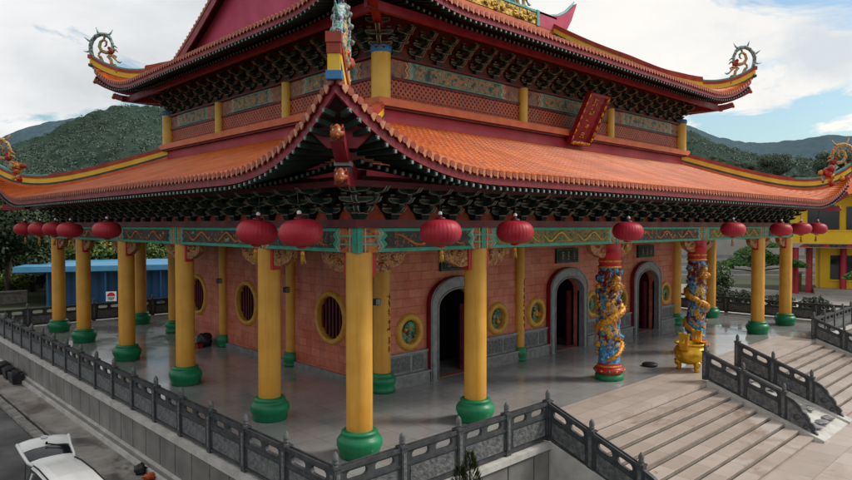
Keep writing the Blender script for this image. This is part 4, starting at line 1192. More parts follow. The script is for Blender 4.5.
for k in range(4):
    zc=.78-.5*k
    for q in range(7):
        hor=q%2==0; L=rnd.uniform(.12,.3); x=rnd.uniform(-.14,.14); z=zc+rnd.uniform(-.16,.16)
        p=(x-L/2,-.07,z) if hor else (x,-.07,z-L/2); r=(x+L/2,-.07,z+rnd.uniform(-.03,.05)) if hor else (x+rnd.uniform(-.1,.1),-.07,z+L/2)
        mb.tube([p,((p[0]+r[0])/2,-.075,(p[2]+r[2])/2+.01),r],[.018,.026,.01],'textgold',5)
T(mb).build('gold_lettering',pq)

def make_lantern():
    t=thing('red_lantern','','lantern',group='red lanterns under the lower eave')
    mb=MB(); n=16; prof=[]
    for i in range(n+1):
        a=-math.pi/2+math.pi*i/n; prof.append((max(.13,.495*abs(math.cos(a))**.55),.3*math.copysign(abs(math.sin(a))**1.1,a)))
    mb.lathe(prof,'lantern',seg=120,ripple=.009,nr=30); mb.build('lantern_shade',t,local=True)
    mb=MB(); mb.lathe([(.13,.315),(.12,.345),(.06,.36),(.03,.4)],'darkred',seg=20); mb.lathe([(.05,.42),(.05,.47),(.02,.5)],'white',seg=10); mb.tube([(0,0,.48),(0,0,.98)],.012,'metal',5); mb.build('hanging_cap',t,local=True)
    mb=MB(); mb.lathe([(.06,-.36),(.12,-.34),(.13,-.315)],'red',seg=20)
    mb.tube([(0,0,-.34),(0,0,-.45)],.01,'gold',5); mb.lathe([(.035,-.42),(.05,-.5),(.04,-.52)],'gold',seg=10)
    for k in range(14):
        a=2*math.pi*k/14; mb.tube([(.03*math.cos(a),.03*math.sin(a),-.52),(.055*math.cos(a),.055*math.sin(a),-.66-.06*random.random())],.012,'tassel',4)
    mb.build('tassel',t,local=True)
    return t
LAN=[((1.03,-1.8),'red lantern just right of the near corner column'),((3.82,-1.8),'red lantern beside the second front column from the near corner'),((9.72,-1.8),'red lantern before the nearer dragon column'),
     ((18.39,-1.8),'red lantern before the farther dragon column'),((24.2,-1.8),'third red lantern from the far right end of the front eave'),((27.17,-1.8),'second red lantern from the far right end of the front eave'),((29.83,-1.8),'red lantern at the far right end of the front eave'),
     ((-1.8,-.2),'red lantern just left of the near corner column'),((-1.8,1.75),'red lantern by the second column of the left side'),((-1.8,12.64),'red lantern by the fourth column on the left side'),
     ((-1.8,17.2),'largest of the four bunched red lanterns at the left end'),((-1.8,19.43),'second from right of the four bunched red lanterns at the left end'),((-1.8,21.93),'second from left of the four bunched red lanterns at the left end'),((-1.8,24.78),'leftmost red lantern on the left eave')]
proto=make_lantern()
for i,((x,y),lab) in enumerate(LAN):
    o=proto if i==0 else copy_tree(proto); o.location=(x,y,5.5+random.uniform(-.02,.02)); o.rotation_euler=(R(random.uniform(-5,5)),R(random.uniform(-5,5)),random.random()*3); o['label']=lab

# ------------------------------------------------------------------ censer and small things
cn=thing('incense_censer','round golden incense urn with upright handles at the top of the stairs','censer',(15.25,-1.45,0)); cn.scale=(.78,.78,.92)
mb=MB(); mb.lathe([(.25,.28),(.5,.33),(.72,.48),(.82,.68),(.8,.86),(.7,1.0),(.62,1.06),(.66,1.1),(.76,1.13),(.78,1.18),(.7,1.2),(.64,1.14),(.6,1.0)],'bronze',seg=40); b_=mb.build('urn_bowl',cn,local=True)
mb=MB(); mb.lathe([(.62,.98),(.3,1.03),(.05,1.05)],'ash',seg=24); mb.build('ash_fill',cn,local=True)
for k in range(3):
    a=R(90+120*k+25); c=Vector((.5*math.cos(a),.5*math.sin(a),0)); mb=MB()
    mb.tube([c*1.0+Vector((0,0,.45)),c*1.12+Vector((0,0,.3)),c*1.05+Vector((0,0,.12)),c*1.2+Vector((0,0,.0))],[.17,.15,.1,.13],'bronze',10); mb.blob(c*1.25+Vector((0,0,.36)),.14,'bronze',seed=k,amp=.5,fq=3); mb.build('leg',cn,local=True)
for s in (-1,1):
    mb=MB(); fn=lambda u,v,d:(s*.74+d,u,v)
    mb.poly([[(-.2,.95),(.2,.95),(.22,1.5),(.27,1.66),(.12,1.62),(0,1.66),(-.12,1.62),(-.27,1.66),(-.22,1.5)],[(-.06,1.25),(-.06,1.4),(.06,1.4),(.06,1.25)]],fn,-.1,.1,'bronze')
    mb.build('handle',cn,local=True)
mb=MB(); mb.box(.0,.02,-.2,.2,-.16,.16,'red')
mb.v=[(x+.8,y,z+.72) for x,y,z in mb.v]; mb.v=[tuple(Matrix.Rotation(R(-58),4,'Z')@Vector(p)) for p in mb.v]; mb.build('red_panel',cn,local=True)
mb=MB(); mb.lathe([(.3,0),(.36,.04),(.36,.13),(.28,.19),(.1,.21)],'metal',seg=24); t=mb.build('kneeling_cushion'); t.scale=(.85,.85,.7); t.location=(14.8,.02,.001); tag(t,'dark round cushion on the grey floor between the dragon columns','cushion')
mb=MB(); mb.blob((0,0,.3),.34,'metal',seed=3,amp=.5,fq=2,sc=(1,1,.95)); mb.blob((.05,.35,.25),.26,'metal',seed=7,amp=.5,fq=2.4); t=mb.build('black_bag'); t.location=(3.75,16.6,.0); tag(t,'black bag slumped against the pink wall beside the green column base','bag')
mb=MB(); mb.box(-.16,.16,-.14,.14,0,.2,'ridge_red'); mb.box(-.17,.17,-.15,.15,.2,.23,'darkred'); mb.bar((-.1,0,.26),(.1,0,.26),.03,.03,'metal'); t=mb.build('red_box'); t.location=(3.3,16.35,0); t.rotation_euler=(0,0,.4); tag(t,'small dull red box on the floor beside the black bag','box')
for i,(yv,L,lab) in enumerate(((20.3,.8,'dark soil-filled trough on the pavement by the left wall, nearest the camera of three'),(21.5,.6,'dark soil-filled trough on the pavement by the left wall, middle one of three'),(22.9,.7,'dark soil-filled trough on the pavement by the left wall, farthest from the camera of three'))):
    mb=MB(); h=L*.5
    mb.add([(-.2,-h,0),(.2,-h,0),(.2,h,0),(-.2,h,0),(-.25,-h-.04,.36),(.25,-h-.04,.36),(.25,h+.04,.36),(-.25,h+.04,.36),(-.25,-h-.04,.42),(.25,-h-.04,.42),(.25,h+.04,.42),(-.25,h+.04,.42)],[(3,2,1,0),(0,1,5,4),(1,2,6,5),(2,3,7,6),(3,0,4,7),(4,5,9,8),(5,6,10,9),(6,7,11,10),(7,4,8,11),(8,9,10,11)],'metal')
    for q in range(4): mb.blob((random.uniform(-.08,.08),-h*.7+q*h*.45,.42),.14,'joint',seed=q+i,amp=.5,fq=3,sc=(1.2,1,.6))
    t=mb.build('planter_trough'); t.location=(-3.12,yv+.3,G+.05); tag(t,lab,'trough','dark troughs along the terrace wall')
mb=MB(); mb.blob((0,0,.1),.24,'orange_cloth',seed=3,amp=.7,fq=3,sc=(1.1,.8,.5)); t=mb.build('orange_cloth'); t.location=(-3.08,5.35,G+.03); t.scale=(.7,.7,.7); tag(t,'crumpled orange cloth lying on the pavement against the terrace wall','cloth')
mb=MB(); mb.blob((0,0,.16),.2,'metal',seed=5,amp=.5,fq=3,sc=(1,1,.9)); t=mb.build('black_bag'); t.location=(-3.12,5.95,G+.02); t.scale=(.8,.8,.8); tag(t,'small black bag on the pavement beside the orange cloth','bag')
mb=MB(); mb.lathe([(.05,0),(.055,.02),(.055,.28),(.02,.34),(.022,.38)],'white',seg=12); t=mb.build('plastic_bottle'); t.rotation_euler=(R(90),0,R(70)); t.location=(-3.1,4.75,G+.07); tag(t,'white plastic bottle lying beside the terrace wall','bottle')

# ------------------------------------------------------------------ car
car=thing('parked_car','white hatchback parked on the road with its tailgate raised','car',(-5.93,1.4,G+.006)); car.scale=(.82,1,1)
HB=1.0
def car_body():
    mb=MB()
    # sections along y (front -2.1 .. rear 2.0): (y, half width low, z low, z belt, half width roof, z roof)
    S=[(-2.1,.62,.42,.62,.55,.66),(-2.0,.78,.3,.78,.66,.84),(-1.5,.84,.26,.96,.72,1.02),(-1.05,.85,.25,1.03,.72,1.1),(-.55,.85,.25,1.06,.56,1.68),(-.1,.85,.25,1.06,.54,1.8),(.6,.85,.25,1.06,.53,1.84),(1.4,.85,.25,1.06,.52,1.83),(1.93,.84,.27,1.05,.5,1.78),(2.02,.8,.32,1.0,.5,1.7)]
    rings=[]
    for y,w,z0,zb,wr,zr in S:
        half=[(w*.92,z0),(w,z0+.14),(w+.02,(z0+zb)/2),(w,zb-.06),(w-.03,zb),((w-.03)*.55+wr*.45,zb+(zr-zb)*.5),(wr+.035,zr-.07),(wr-.02,zr-.012),(wr*.6,zr+.012),(0,zr+.018)]
        rings.append([(x,y,z) for x,z in half]+[(-x,y,z) for x,z in half[-2::-1]])
    n=len(rings[0])
    vs=[p for r in rings for p in r]
    for i in range(len(S)-1):
        for k in range(n-1):
            glass=(k in (4,5) or k in (n-6,n-7)) and i in (4,5,6,7)
            if i==3 and k in range(5,n-6): glass=True
            mb.add([rings[i][k],rings[i][k+1],rings[i+1][k+1],rings[i+1][k]],[(0,3,2,1)],'glass' if glass else 'carpaint',not glass)
    mb.add(rings[0],[tuple(range(n))[::-1]],'carpaint')
    rr=rings[-1]
    mb.add([(x*.97,y-.03,z*.985) for x,y,z in rr],[tuple(range(n))],'black')
    return mb
car_body().build('car_body',car,local=True)
mb=MB()
for s in (-1,1):
    mb.tube([(s*.53,-.3,1.77),(s*.52,.6,1.835),(s*.505,1.4,1.83),(s*.49,1.85,1.78)],.018,'black',5)
    for yy in (-.45,.3,1.0,1.6): mb.bar((s*.83,yy,1.06),(s*.585,yy+.02,1.7),.05,.03,'carpaint')
mb.build('roof_trim',car,local=True)
for s in (-1,1):
    for yy in (-1.35,1.3):
        mb=MB(); vs=[]
        mb.lathe([(.2,-.1),(.31,-.1),(.325,-.06),(.325,.06),(.31,.1),(.2,.1)],'rubber',seg=24)
        mb.v=[(z,x,y) for x,y,z in mb.v]; mb.v=[(x+s*.78,y+yy,z+.325) for x,y,z in mb.v]; w=mb.build('tyre',car,local=True)
        mb=MB(); mb.lathe([(.02,.09),(.2,.07),(.21,.1)],'chrome',seg=20); mb.v=[(z*s,x,y) for x,y,z in mb.v]; mb.v=[(x+s*.78,y+yy,z+.325) for x,y,z in mb.v]; mb.build('rim',w,local=True)
    mb=MB(); mb.box(min(s*.66,s*.83),max(s*.66,s*.83),1.98,2.05,.75,1.1,'red'); mb.build('tail_light',car,local=True)
    mb=MB(); mb.blob((s*.93,-.62,1.1),.1,'carpaint',seed=1,amp=.1,sc=(1,.6,.8)); mb.build('wing_mirror',car,local=True)
    mb=MB(); mb.blob((s*.6,-1.98,.7),.14,'white',seed=1,amp=.1,sc=(1,.5,.7)); mb.build('headlight',car,local=True)
mb=MB(); mb.box(-.82,.82,1.96,2.1,.3,.6,'carpaint'); mb.build('rear_bumper',car,local=True)
# raised tailgate: hinge at the roof rear edge, goes back and up
H=Vector((0,1.93,1.78)); dn=Vector((0,math.cos(R(18)),math.sin(R(18)))); nn=Vector((0,-dn.z,dn.y))
tg=MB()
def TG(x,a,b): p=H+dn*a+nn*b; return (x,p.y,p.z)
def tgloop(mb,rows,k,smooth=True):
    n=len(rows[0]); vs=[p for r in rows for p in r]
    mb.add(vs,[(i*n+j,i*n+j+1,(i+1)*n+j+1,(i+1)*n+j) for i in range(len(rows)-1) for j in range(n-1)],k,smooth)
def rows(a_list,k,mb,th=.0):
    R_=[]
    for a,w,b in a_list:
        R_.append([TG(w*t,a,b-.07*abs(t)**3+th) for t in (-1,-.8,-.5,0,.5,.8,1)])
    tgloop(mb,R_,k)
rows([(-.02,.5,.02),(.1,.54,.05),(.16,.56,.02)],'carpaint',tg)
rows([(.6,.6,.0),(.66,.63,.05),(.82,.64,.075),(.95,.61,.03),(1.03,.53,-.05),(1.07,.44,-.14)],'carpaint',tg)
rows([(.0,.48,-.06),(.6,.58,-.08),(1.04,.6,-.14)],'black',tg)
for s in (-1,1):
    tg.tube([TG(s*.5,-.02,-.0),TG(s*.56,.16,-.04),TG(s*.6,.6,-.06),TG(s*.64,.86,.0)],[.035,.04,.045,.05],'carpaint',6)
gate=tg.build('tailgate',car,local=True)
mb=MB(); rows([(.15,.53,.0),(.38,.57,.025),(.61,.6,.0)],'glass',mb); mb.build('rear_window',gate,local=True)
mb=MB(); mb.poly([[(.09*math.cos(k*.52),.06*math.sin(k*.52)) for k in range(12)]],lambda u,v,d:TG(u,.84+v,.085+d),.0,.012,'chrome'); mb.build('emblem_badge',gate,local=True)
mb=MB(); mb.tube([TG(.0,.6,.06),TG(.35,.42,.05)],.018,'black',5); mb.tube([TG(0,.62,.05),TG(0,.6,.09)],.03,'black',6); mb.build('wiper',gate,local=True)
for s in (-1,1):
    mb=MB(); p=H+dn*.4; mb.tube([(s*.55,p.y,p.z-.06),(s*.68,1.95,1.3)],.014,'metal',5); mb.build('gas_strut',car,local=True)

# ------------------------------------------------------------------ background buildings
shed=thing('blue_shed','long low blue corrugated shed with light blue flat roof behind the railings','shed',(20,46,G))
mb=MB(); mb.box(0,30,0,9,0,2.95,'shedblue')
mb.v=[tuple(Matrix.Rotation(R(-25),4,'Z')@Vector(p)+Vector((5.6,51.0,G))) for p in mb.v]; mb.build('wall',shed)
mb=MB(); mb.box(-2.4,31,-1.4,10,3.02,3.48,'shedroof'); mb.box(-2.35,31,-1.35,9.9,2.94,3.018,'shedblue')
mb.v=[tuple(Matrix.Rotation(R(-25),4,'Z')@Vector(p)+Vector((5.6,51.0,G))) for p in mb.v]; mb.build('roof',shed)
for k in range(7):
    mb=MB(); mb.box(.05+k*4.5,.2+k*4.5,-1.25,-1.1,0,2.94,'shedblue')
    mb.v=[tuple(Matrix.Rotation(R(-25),4,'Z')@Vector(p)+Vector((5.6,51.0,G))) for p in mb.v]; mb.build('post',shed)
# small board with a red and white roundel
sg=MB(); sg.box(-.75,.75,-.04,.04,-.75,.75,'white')
n=20; c1=[(.58*math.cos(math.pi*i/n),.06+.58*math.sin(math.pi*i/n)) for i in range(n+1)]
sg.poly([c1],lambda u,v,d:(u,-d,v),.042,.06,'red')
c2=[(.5*math.cos(math.pi+math.pi*i/n),-.1+.5*math.sin(math.pi+math.pi*i/n)) for i in range(n+1)]
sg.poly([c2],lambda u,v,d:(u,-d,v),.042,.055,'rtip')
so=sg.build('round_emblem_board'); so.location=(9.55,47.35,-.5); so.scale=(.55,1,.55); so.rotation_euler=(0,R(25),R(-25)); so.rotation_euler=(0,0,R(-25)); tag(so,'small white board with a red half disc on the blue shed wall','sign')
mb=MB(); mb.box(-40,4.8,55,55.4,G,G+1.0,'kerb'); mb.box(-40,4.8,54.9,55.5,G+1.0,G+1.12,'concrete'); tag(mb.build('boundary_wall'),'low grey boundary wall beyond the road to the left of the blue shed','wall')
# yellow building
yb=thing('yellow_building','two-storey yellow building with red pillars and dark windows at the right edge','building',(70,2,G))
Mx=Matrix.Translation((64.2,9.9,G))@Matrix.Rotation(R(-72),4,'Z')   # local x along facade (towards the right of the view), -y faces the temple
def YBm(mb): mb.v=[tuple(Mx@Vector(p)) for p in mb.v]; return mb
mb=MB(); mb.box(2.6,24,1.8,12,.0,4.7,'bldyellow'); mb.box(.0,24,1.2,12,6.4,10.2,'bldyellow'); YBm(mb).build('wall',yb)
mb=MB(); mb.box(-1.0,24.3,-.6,12,4.72,5.15,'bldgrey'); YBm(mb).build('floor_slab',yb)
mb=MB(); mb.box(-.6,24.1,-.5,-.3,5.16,6.38,'bldyellow'); mb.box(-.7,24.1,-.56,-.24,6.381,6.5,'ridge_yellow'); YBm(mb).build('parapet',yb)
mb=MB(); mb.box(1.0,23,-.63,-.601,4.78,5.1,'panel')
for k in range(6):
    for q in (-1,1): mb.poly([[(2+k*4+q*.9-.5,4.8),(2+k*4+q*.9+.5,4.8),(2+k*4+q*1.1,5.06)]],lambda u,v,d:(u,-d,v),.632,.66,'red')
YBm(mb).build('painted_fascia',yb)
for k in range(4):
    for yy in (-.2,1.3):
        if yy>1 and k>1: continue
        mb=MB(); x=.3+k*9.5 if yy<0 else 1.6+k*3
        mb.lathe([(.36,.0),(.36,.3),(.3,.34),(.3,4.72)],'bldred',c=(x,yy,0),seg=16); YBm(mb).build('pillar',yb)
for a,b,z0,z1 in ((3.5,8.0,1.4,3.9),(10.5,15,1.4,3.9)):
    mb=MB(); mb.box(a,b,1.72,1.798,z0,z1,'glass'); w=YBm(mb).build('window',yb)
    mb=MB(); mb.box(a-.12,b+.12,1.66,1.719,z0-.14,z0,'bldyellow'); mb.box((a+b)/2-.06,(a+b)/2+.06,1.68,1.719,z0,z1,'metal'); YBm(mb).build('window_frame',w)
for a,b in ((1.4,4.2),(4.8,8.2),(10,14)):
    mb=MB(); mb.box(a,b,1.1,1.198,6.6,8.9,'glass'); YBm(mb).build('window',yb)
mb=MB()
mb.add([(-1.2,-1.2,10.1),(25,-1.2,10.1),(25,13,10.1),(-1.2,13,10.1),(5,5.8,13),(19,5.8,13)],[(0,1,5,4),(1,2,5),(2,3,4,5),(3,0,4),(3,2,1,0)],'roof'); YBm(mb).build('roof',yb)
mb=MB(); mb.box(2.0,24,-.4,1.7,.0,.5,'concrete'); mb.box(2.0,24,-1.0,-.401,.0,.25,'concrete'); YBm(mb).build('porch_step',yb)
tk=MB(); tk.lathe([(.55,0),(.55,1.5),(.4,1.6)],'shedroof',seg=16); tk.box(-.6,.6,-.6,.6,-4.0,-.02,'concrete'); o=tk.build('water_tank'); o.location=(67.0,11.0,2.7); tag(o,'blue water tank on a pale stand beside the yellow building','water tank')
# grey hall behind the right side of the terrace
gh=thing('grey_hall','plain grey hall with a pitched end and stepped lower wall seen between the far columns','building',(84,26,G))
def box_rot(mb,org,rz):
    mt=Matrix.Translation(org)@Matrix.Rotation(rz,4,'Z'); mb.v=[tuple(mt@Vector(p)) for p in mb.v]; return mb
mb=MB(); mb.poly([[(-10,0),(12,0),(12,4.2),(1,6.9),(-10,4.2)]],lambda u,v,d:(u,-d,v),-8,0,'bldgrey'); box_rot(mb,(80,24.5,G+1.2),R(-48)).build('wall',gh)
mb=MB()
for k in range(5): mb.box(-11,13,-3.2+k*.55,-2.6+k*.55,0,.5+.5*k,'bldgrey2' if k%2 else 'bldgrey')
mb.box(-11,13,-.02-.6,0.0-.02,0,3.0,'bldgrey2'); box_rot(mb,(80,24.5,G),R(-48)).build('stepped_wall',gh)
mb=MB(); mb.box(-.9,.9,-.25,.25,0,1.9,'ochre'); mb.box(-1.0,1.0,-.32,.32,1.9,2.05,'concrete'); box_rot(mb,(66.5,10.6,G),R(-60)); o=mb.build('ochre_wall'); tag(o,'short ochre wall stub behind the bonsai pine','wall')
hs=MB(); hs.box(-2,2,-2,2,-3,1.4,'white'); hs.add([(-2.4,-2.4,1.35),(2.4,-2.4,1.35),(2.4,2.4,1.35),(-2.4,2.4,1.35),(-2.4,0,2.5),(2.4,0,2.5)],[(0,1,5,4),(2,3,4,5),(0,4,3),(1,2,5),(3,2,1,0)],'concrete'); hs.box(-.5,.5,-2.06,-2.01,-.6,.8,'glass'); 
o=hs.build('hillside_house')
HOUSE=o; tag(o,'tiny white house among the forest on the left hillside','house')
# utility pole far right
# ------------------------------------------------------------------ hills
CAMP=Vector((-9.87,-12.69,5.674)); YAW=46.27
def az(px): return YAW+math.degrees(math.atan((426-px)/652.4))
def interp(tab,x):
    if x<=tab[0][0]: return tab[0][1]
    for (a,b),(c,d) in zip(tab,tab[1:]):
        if x<=c: return b+(d-b)*(x-a)/(c-a)
    return tab[-1][1]
CANOPY=[]
def hill(name,sky,r0,r1,mat,naz,nr,rough,cell,crown,cover=0):
    tab=sorted((az(px),(226-py)/652.4) for px,py in sky)
    a0,a1=-12,112; vs=[];fs=[]
    for i in range(naz+1):
        a=a0+(a1-a0)*i/naz; t=interp(tab,a); ca,sa=math.cos(R(a)),math.sin(R(a)); k=1/math.cos(R(min(60,abs(a-YAW))))
        for j in range(nr+1):
            s=j/nr; r=(r0+(r1-r0)*s); x=CAMP.x+r*ca; y=CAMP.y+r*sa
            zt=G+(CAMP.z-G+t/k*r1)*(s**1.15) if True else 0
            p=Vector((x/rough,y/rough,1.3)); zt+=noise.fractal(p,1.0,2.0,5)*crown*1.6*min(1,s*4)*(1 if s<.93 else .4)
            dv=noise.voronoi(Vector((x/cell,y/cell,0)))[0][0]
            zt+=(1-min(1,dv*1.3))*crown*min(1,s*8)+noise.noise(Vector((x/(cell*.3),y/(cell*.3),2)))*crown*.25
            if j==0: zt=G-2
            elif cover and s>.22 and random.random()<cover and (63<a<92 or (8<a<30 and s>.3)): CANOPY.append((x,y,zt))
            vs.append((x,y,zt))
    n=nr+1
    for i in range(naz):
        for j in range(nr): fs.append((i*n+j,i*n+j+1,(i+1)*n+j+1,(i+1)*n+j)[::-1])
    mb=MB(); mb.add(vs,fs,mat,True); return mb.build(name,kind='structure')
near_sky=[(-400,160),(-60,156),(0,152),(40,138),(70,124),(100,111),(128,106),(165,112),(230,128),(400,150),(600,140),(690,134),(720,147),(760,156),(800,160),(852,163),(1100,165)]
far_sky=[(-400,150),(-60,146),(0,140),(20,131),(45,124),(75,119),(110,116),(300,130),(600,120),(690,127),(715,138),(745,144),(775,143),(800,140),(825,136),(852,138),(950,140),(1200,150)]
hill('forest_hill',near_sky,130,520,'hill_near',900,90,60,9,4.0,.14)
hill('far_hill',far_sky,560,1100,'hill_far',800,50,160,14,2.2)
vs=[];fs=[]
for (x,y,z) in CANOPY:
    r=random.uniform(1.5,3.0)
    for k in range(34):
        d=Vector((random.gauss(0,1),random.gauss(0,1),random.gauss(.3,.8))).normalized(); p=Vector((x,y,z+r*.1))+Vector((d.x,d.y,d.z*.6))*r*random.uniform(.7,1.05)
        n=(d+Vector((random.uniform(-.5,.5),random.uniform(-.5,.5),random.uniform(-.1,.6)))).normalized(); u=n.orthogonal().normalized(); v=n.cross(u); q=r*random.uniform(.1,.2); b=len(vs)
        vs+=[p-u*q,p+v*q*.8,p+u*q,p-v*q*.8]; fs.append((b,b+1,b+2,b+3))
mb=MB(); mb.add(vs,fs,'canopy'); fc=mb.build('forest_canopy',kind='stuff'); fc['label']='dense forest covering the hillsides behind the temple'; fc['category']='forest'
a=R(az(109)); HOUSE.location=(CAMP.x+330*math.cos(a),CAMP.y+330*math.sin(a),5.67+330*(226-153)/652.4/1.12); HOUSE.rotation_euler=(0,0,a-math.pi/2)

# ------------------------------------------------------------------ trees
def tree_proto(name,label,leaf,h,cr,n_lobes,n_leaf,leaf_sz,seed,cz=.62,flat=.75,trunk=.3):
    rnd=random.Random(seed); t=thing(name,label,'tree')
    mb=MB(); lobes=[]
    for i in range(n_lobes):
        a=rnd.uniform(0,6.28); r=cr*math.sqrt(rnd.random())*.8; z=h*cz+rnd.uniform(-1,1)*cr*flat*.62
        lobes.append((Vector((r*math.cos(a),r*math.sin(a),z)),cr*rnd.uniform(.28,.48)))
    mb.tube([(0,0,-.5),(rnd.uniform(-.1,.1),0,h*.25),(rnd.uniform(-.3,.3),rnd.uniform(-.3,.3),h*.5),(0,0,h*.8)],[trunk,trunk*.8,trunk*.55,trunk*.15],'bark',8)
    for c,r in lobes[::2]: mb.tube([(0,0,h*.3+rnd.random()*h*.2),tuple(c*.6+Vector((0,0,h*.18))),tuple(c)],[trunk*.35,trunk*.22,trunk*.06],'bark',5)
    mb.build('trunk',t,local=True)
    mb=MB(); vs=[];fs=[]
    for i in range(n_leaf):
        c,r=rnd.choice(lobes)
        d=Vector((rnd.gauss(0,1),rnd.gauss(0,1),rnd.gauss(0,1))).normalized(); p=c+Vector((d.x,d.y,d.z*flat))*r*(rnd.random()**.35)*1.05
        nrm=(d+Vector((rnd.uniform(-.8,.8),rnd.uniform(-.8,.8),rnd.uniform(-.2,.9)))).normalized(); u=nrm.orthogonal().normalized(); u=Matrix.Rotation(rnd.random()*6.28,3,nrm)@u; v=nrm.cross(u)
        s=leaf_sz*rnd.uniform(.6,1.35); b=len(vs)
        vs+=[p-u*s*.5-v*s*.2,p+v*s*-.42+u*.1*s,p+u*s*.55,p+v*s*.42+u*.05*s]; fs.append((b,b+1,b+2,b+3))
    mb.add(vs,fs,leaf); mb.build('crown',t,local=True)
    return t
T1=tree_proto('broadleaf_tree','','leaf_mid',9,3.6,18,9000,.3,1)
T2=tree_proto('broadleaf_tree','','leaf_dark',11,4.2,24,12000,.32,2,cz=.55,flat=.95)
T3=tree_proto('broadleaf_tree','','leaf_lite',7,2.9,16,7500,.26,3,cz=.5,flat=1.0)
T4=tree_proto('broadleaf_tree','','leaf_haze',13,5.2,26,22000,.27,4)
used=set()
def ground_at(px,dist,z=G):
    a=R(az(px)); return (CAMP.x+dist*math.cos(a),CAMP.y+dist*math.sin(a),z)
def plant(proto,px,dist,sc,label,zb=G,group=None):
    o=proto if proto.name not in used else copy_tree(proto)
    used.add(proto.name); o.location=ground_at(px,dist,zb); o.rotation_euler=(0,0,random.random()*6.28); o.scale=(sc*random.uniform(.92,1.1),sc*random.uniform(.92,1.1),sc); o['label']=label
    if group: o['group']=group
W_='trees along the wooded edge behind the left side of the temple'
TREES=[(T1,-26,74,1.15,'bushy green tree at the left edge of the picture above the road'),(T2,8,72,1.0,'dark tree at the left edge behind the boundary wall'),
 (T1,32,80,1.0,'mid green tree just left of the shed roof'),(T2,52,88,.95,'dark tree behind the left end of the shed'),(T1,72,84,.9,'mid green tree above the shed, between the two leftmost columns'),(T3,98,78,1.05,'bright green tree above the shed roof, behind the third column'),
 (T2,118,92,.9,'dark tree behind the shed, left of the second side column'),(T1,150,86,.95,'mid green tree behind the shed, next to the temple wall'),(T3,158,80,.8,'bright bush-like tree over the right end of the shed roof'),(T2,-40,80,1.3,'tall dark tree outside the left side of the wooded edge'),(T3,-30,66,.7,'bright leafy tree outside the left picture edge by the road')]
for a_ in TREES: plant(*a_,group=W_)
for px in range(-60,200,16):
    plant(random.choice([T2,T2,T1]),px+random.uniform(-5,5),random.uniform(92,104),random.uniform(.6,.8),'dark low tree in the thicket behind the blue shed',group='thicket behind the blue shed')
for px in range(-60,240,18):
    plant(random.choice([T4,T2,T4]),px+random.uniform(-6,6),random.uniform(108,150),random.uniform(.95,1.3),'tall tree in the wooded belt at the foot of the left hillside',group='trees at the foot of the left hillside')
def slope_z(px,dist):
    a=az(px); t=interp(sorted((az(p_),(226-q_)/652.4) for p_,q_ in near_sky),a); k=1/math.cos(R(min(60,abs(a-YAW))))
    s_=(dist-130)/390; return G+(CAMP.z-G+t/k*520)*max(0,s_)**1.15
for px,d,sc,pr,lab in ((775,300,1.38,T4,'large rounded tree on the slope beyond the right end of the lower roof'),(742,310,.95,T4,'greyish green tree left of the large rounded tree beyond the right roof'),
    (834,290,1.6,T4,'tall dark tree behind the porcelain dragon at the right edge'),(714,330,.85,T4,'small hazy tree on the slope just right of the upper storey'),(800,300,.75,T4,'small tree on the slope between the rounded tree and the tall dark tree')):
    plant(pr,px,d,sc,lab,slope_z(px,d)-1.5)
for px,d in ((880,120),(905,110)): plant(T4,px,d,1.0,'tree in the belt beyond the yellow building',G,'trees beyond the right buildings')
# bonsai pines, shrubs, planter
def cloud_pine(name,label,x,y,h,pads,seed):
    rnd=random.Random(seed); t=thing(name,label,'tree',(x,y,G)); mb=MB()
    pts=[(0,0,-.3),(.15,.05,h*.25),(-.15,.1,h*.5),(.1,0,h*.75),(0,0,h*.95)]
    mb.tube(pts,[.2,.17,.14,.1,.05],'bark',8); m2=MB(); vs=[];fs=[]
    for (ax,ay,az_,r) in pads:
        mb.tube([(0,0,az_-.5),(ax*.5,ay*.5,az_-.25),(ax,ay,az_-.1)],[.09,.06,.03],'bark',5)
        for i in range(int(1500*r)):
            a=rnd.uniform(0,6.28); q=r*math.sqrt(rnd.random()); p=Vector((ax+q*math.cos(a),ay+q*math.sin(a),az_+(1-(q/r)**2)*r*.5*rnd.random()+rnd.uniform(-.16,.05)))
            u=Vector((rnd.gauss(0,1),rnd.gauss(0,1),rnd.uniform(.0,1.2))).normalized(); v=u.orthogonal().normalized(); s=rnd.uniform(.16,.32); b=len(vs)
            vs+=[p-v*s*.28,p+u*s,p+v*s*.28]; fs.append((b,b+1,b+2))
    m2.add(vs,fs,'leaf_pine'); mb.build('trunk',t,local=True); m2.build('crown',t,local=True)
cloud_pine('bonsai_pine','clipped bonsai pine with flat green foliage pads behind the far right columns',60,11.6,4.6,[(-1.6,1.4,3.1,1.6),(1.5,-1.3,3.2,1.8),(-.4,.5,4.1,1.7),(.5,-.3,4.9,1.2),(2.6,-2.4,2.9,1.2),(-2.9,2.7,2.8,1.2),(.2,0,3.3,1.6)],3)
cloud_pine('bonsai_pine','clipped bonsai pine in front of the yellow building at the right picture edge',56.5,1.0,3.6,[(0,0,3.4,1.2),(-.6,1.1,2.5,1.1),(.9,-.9,2.2,1.1)],5)
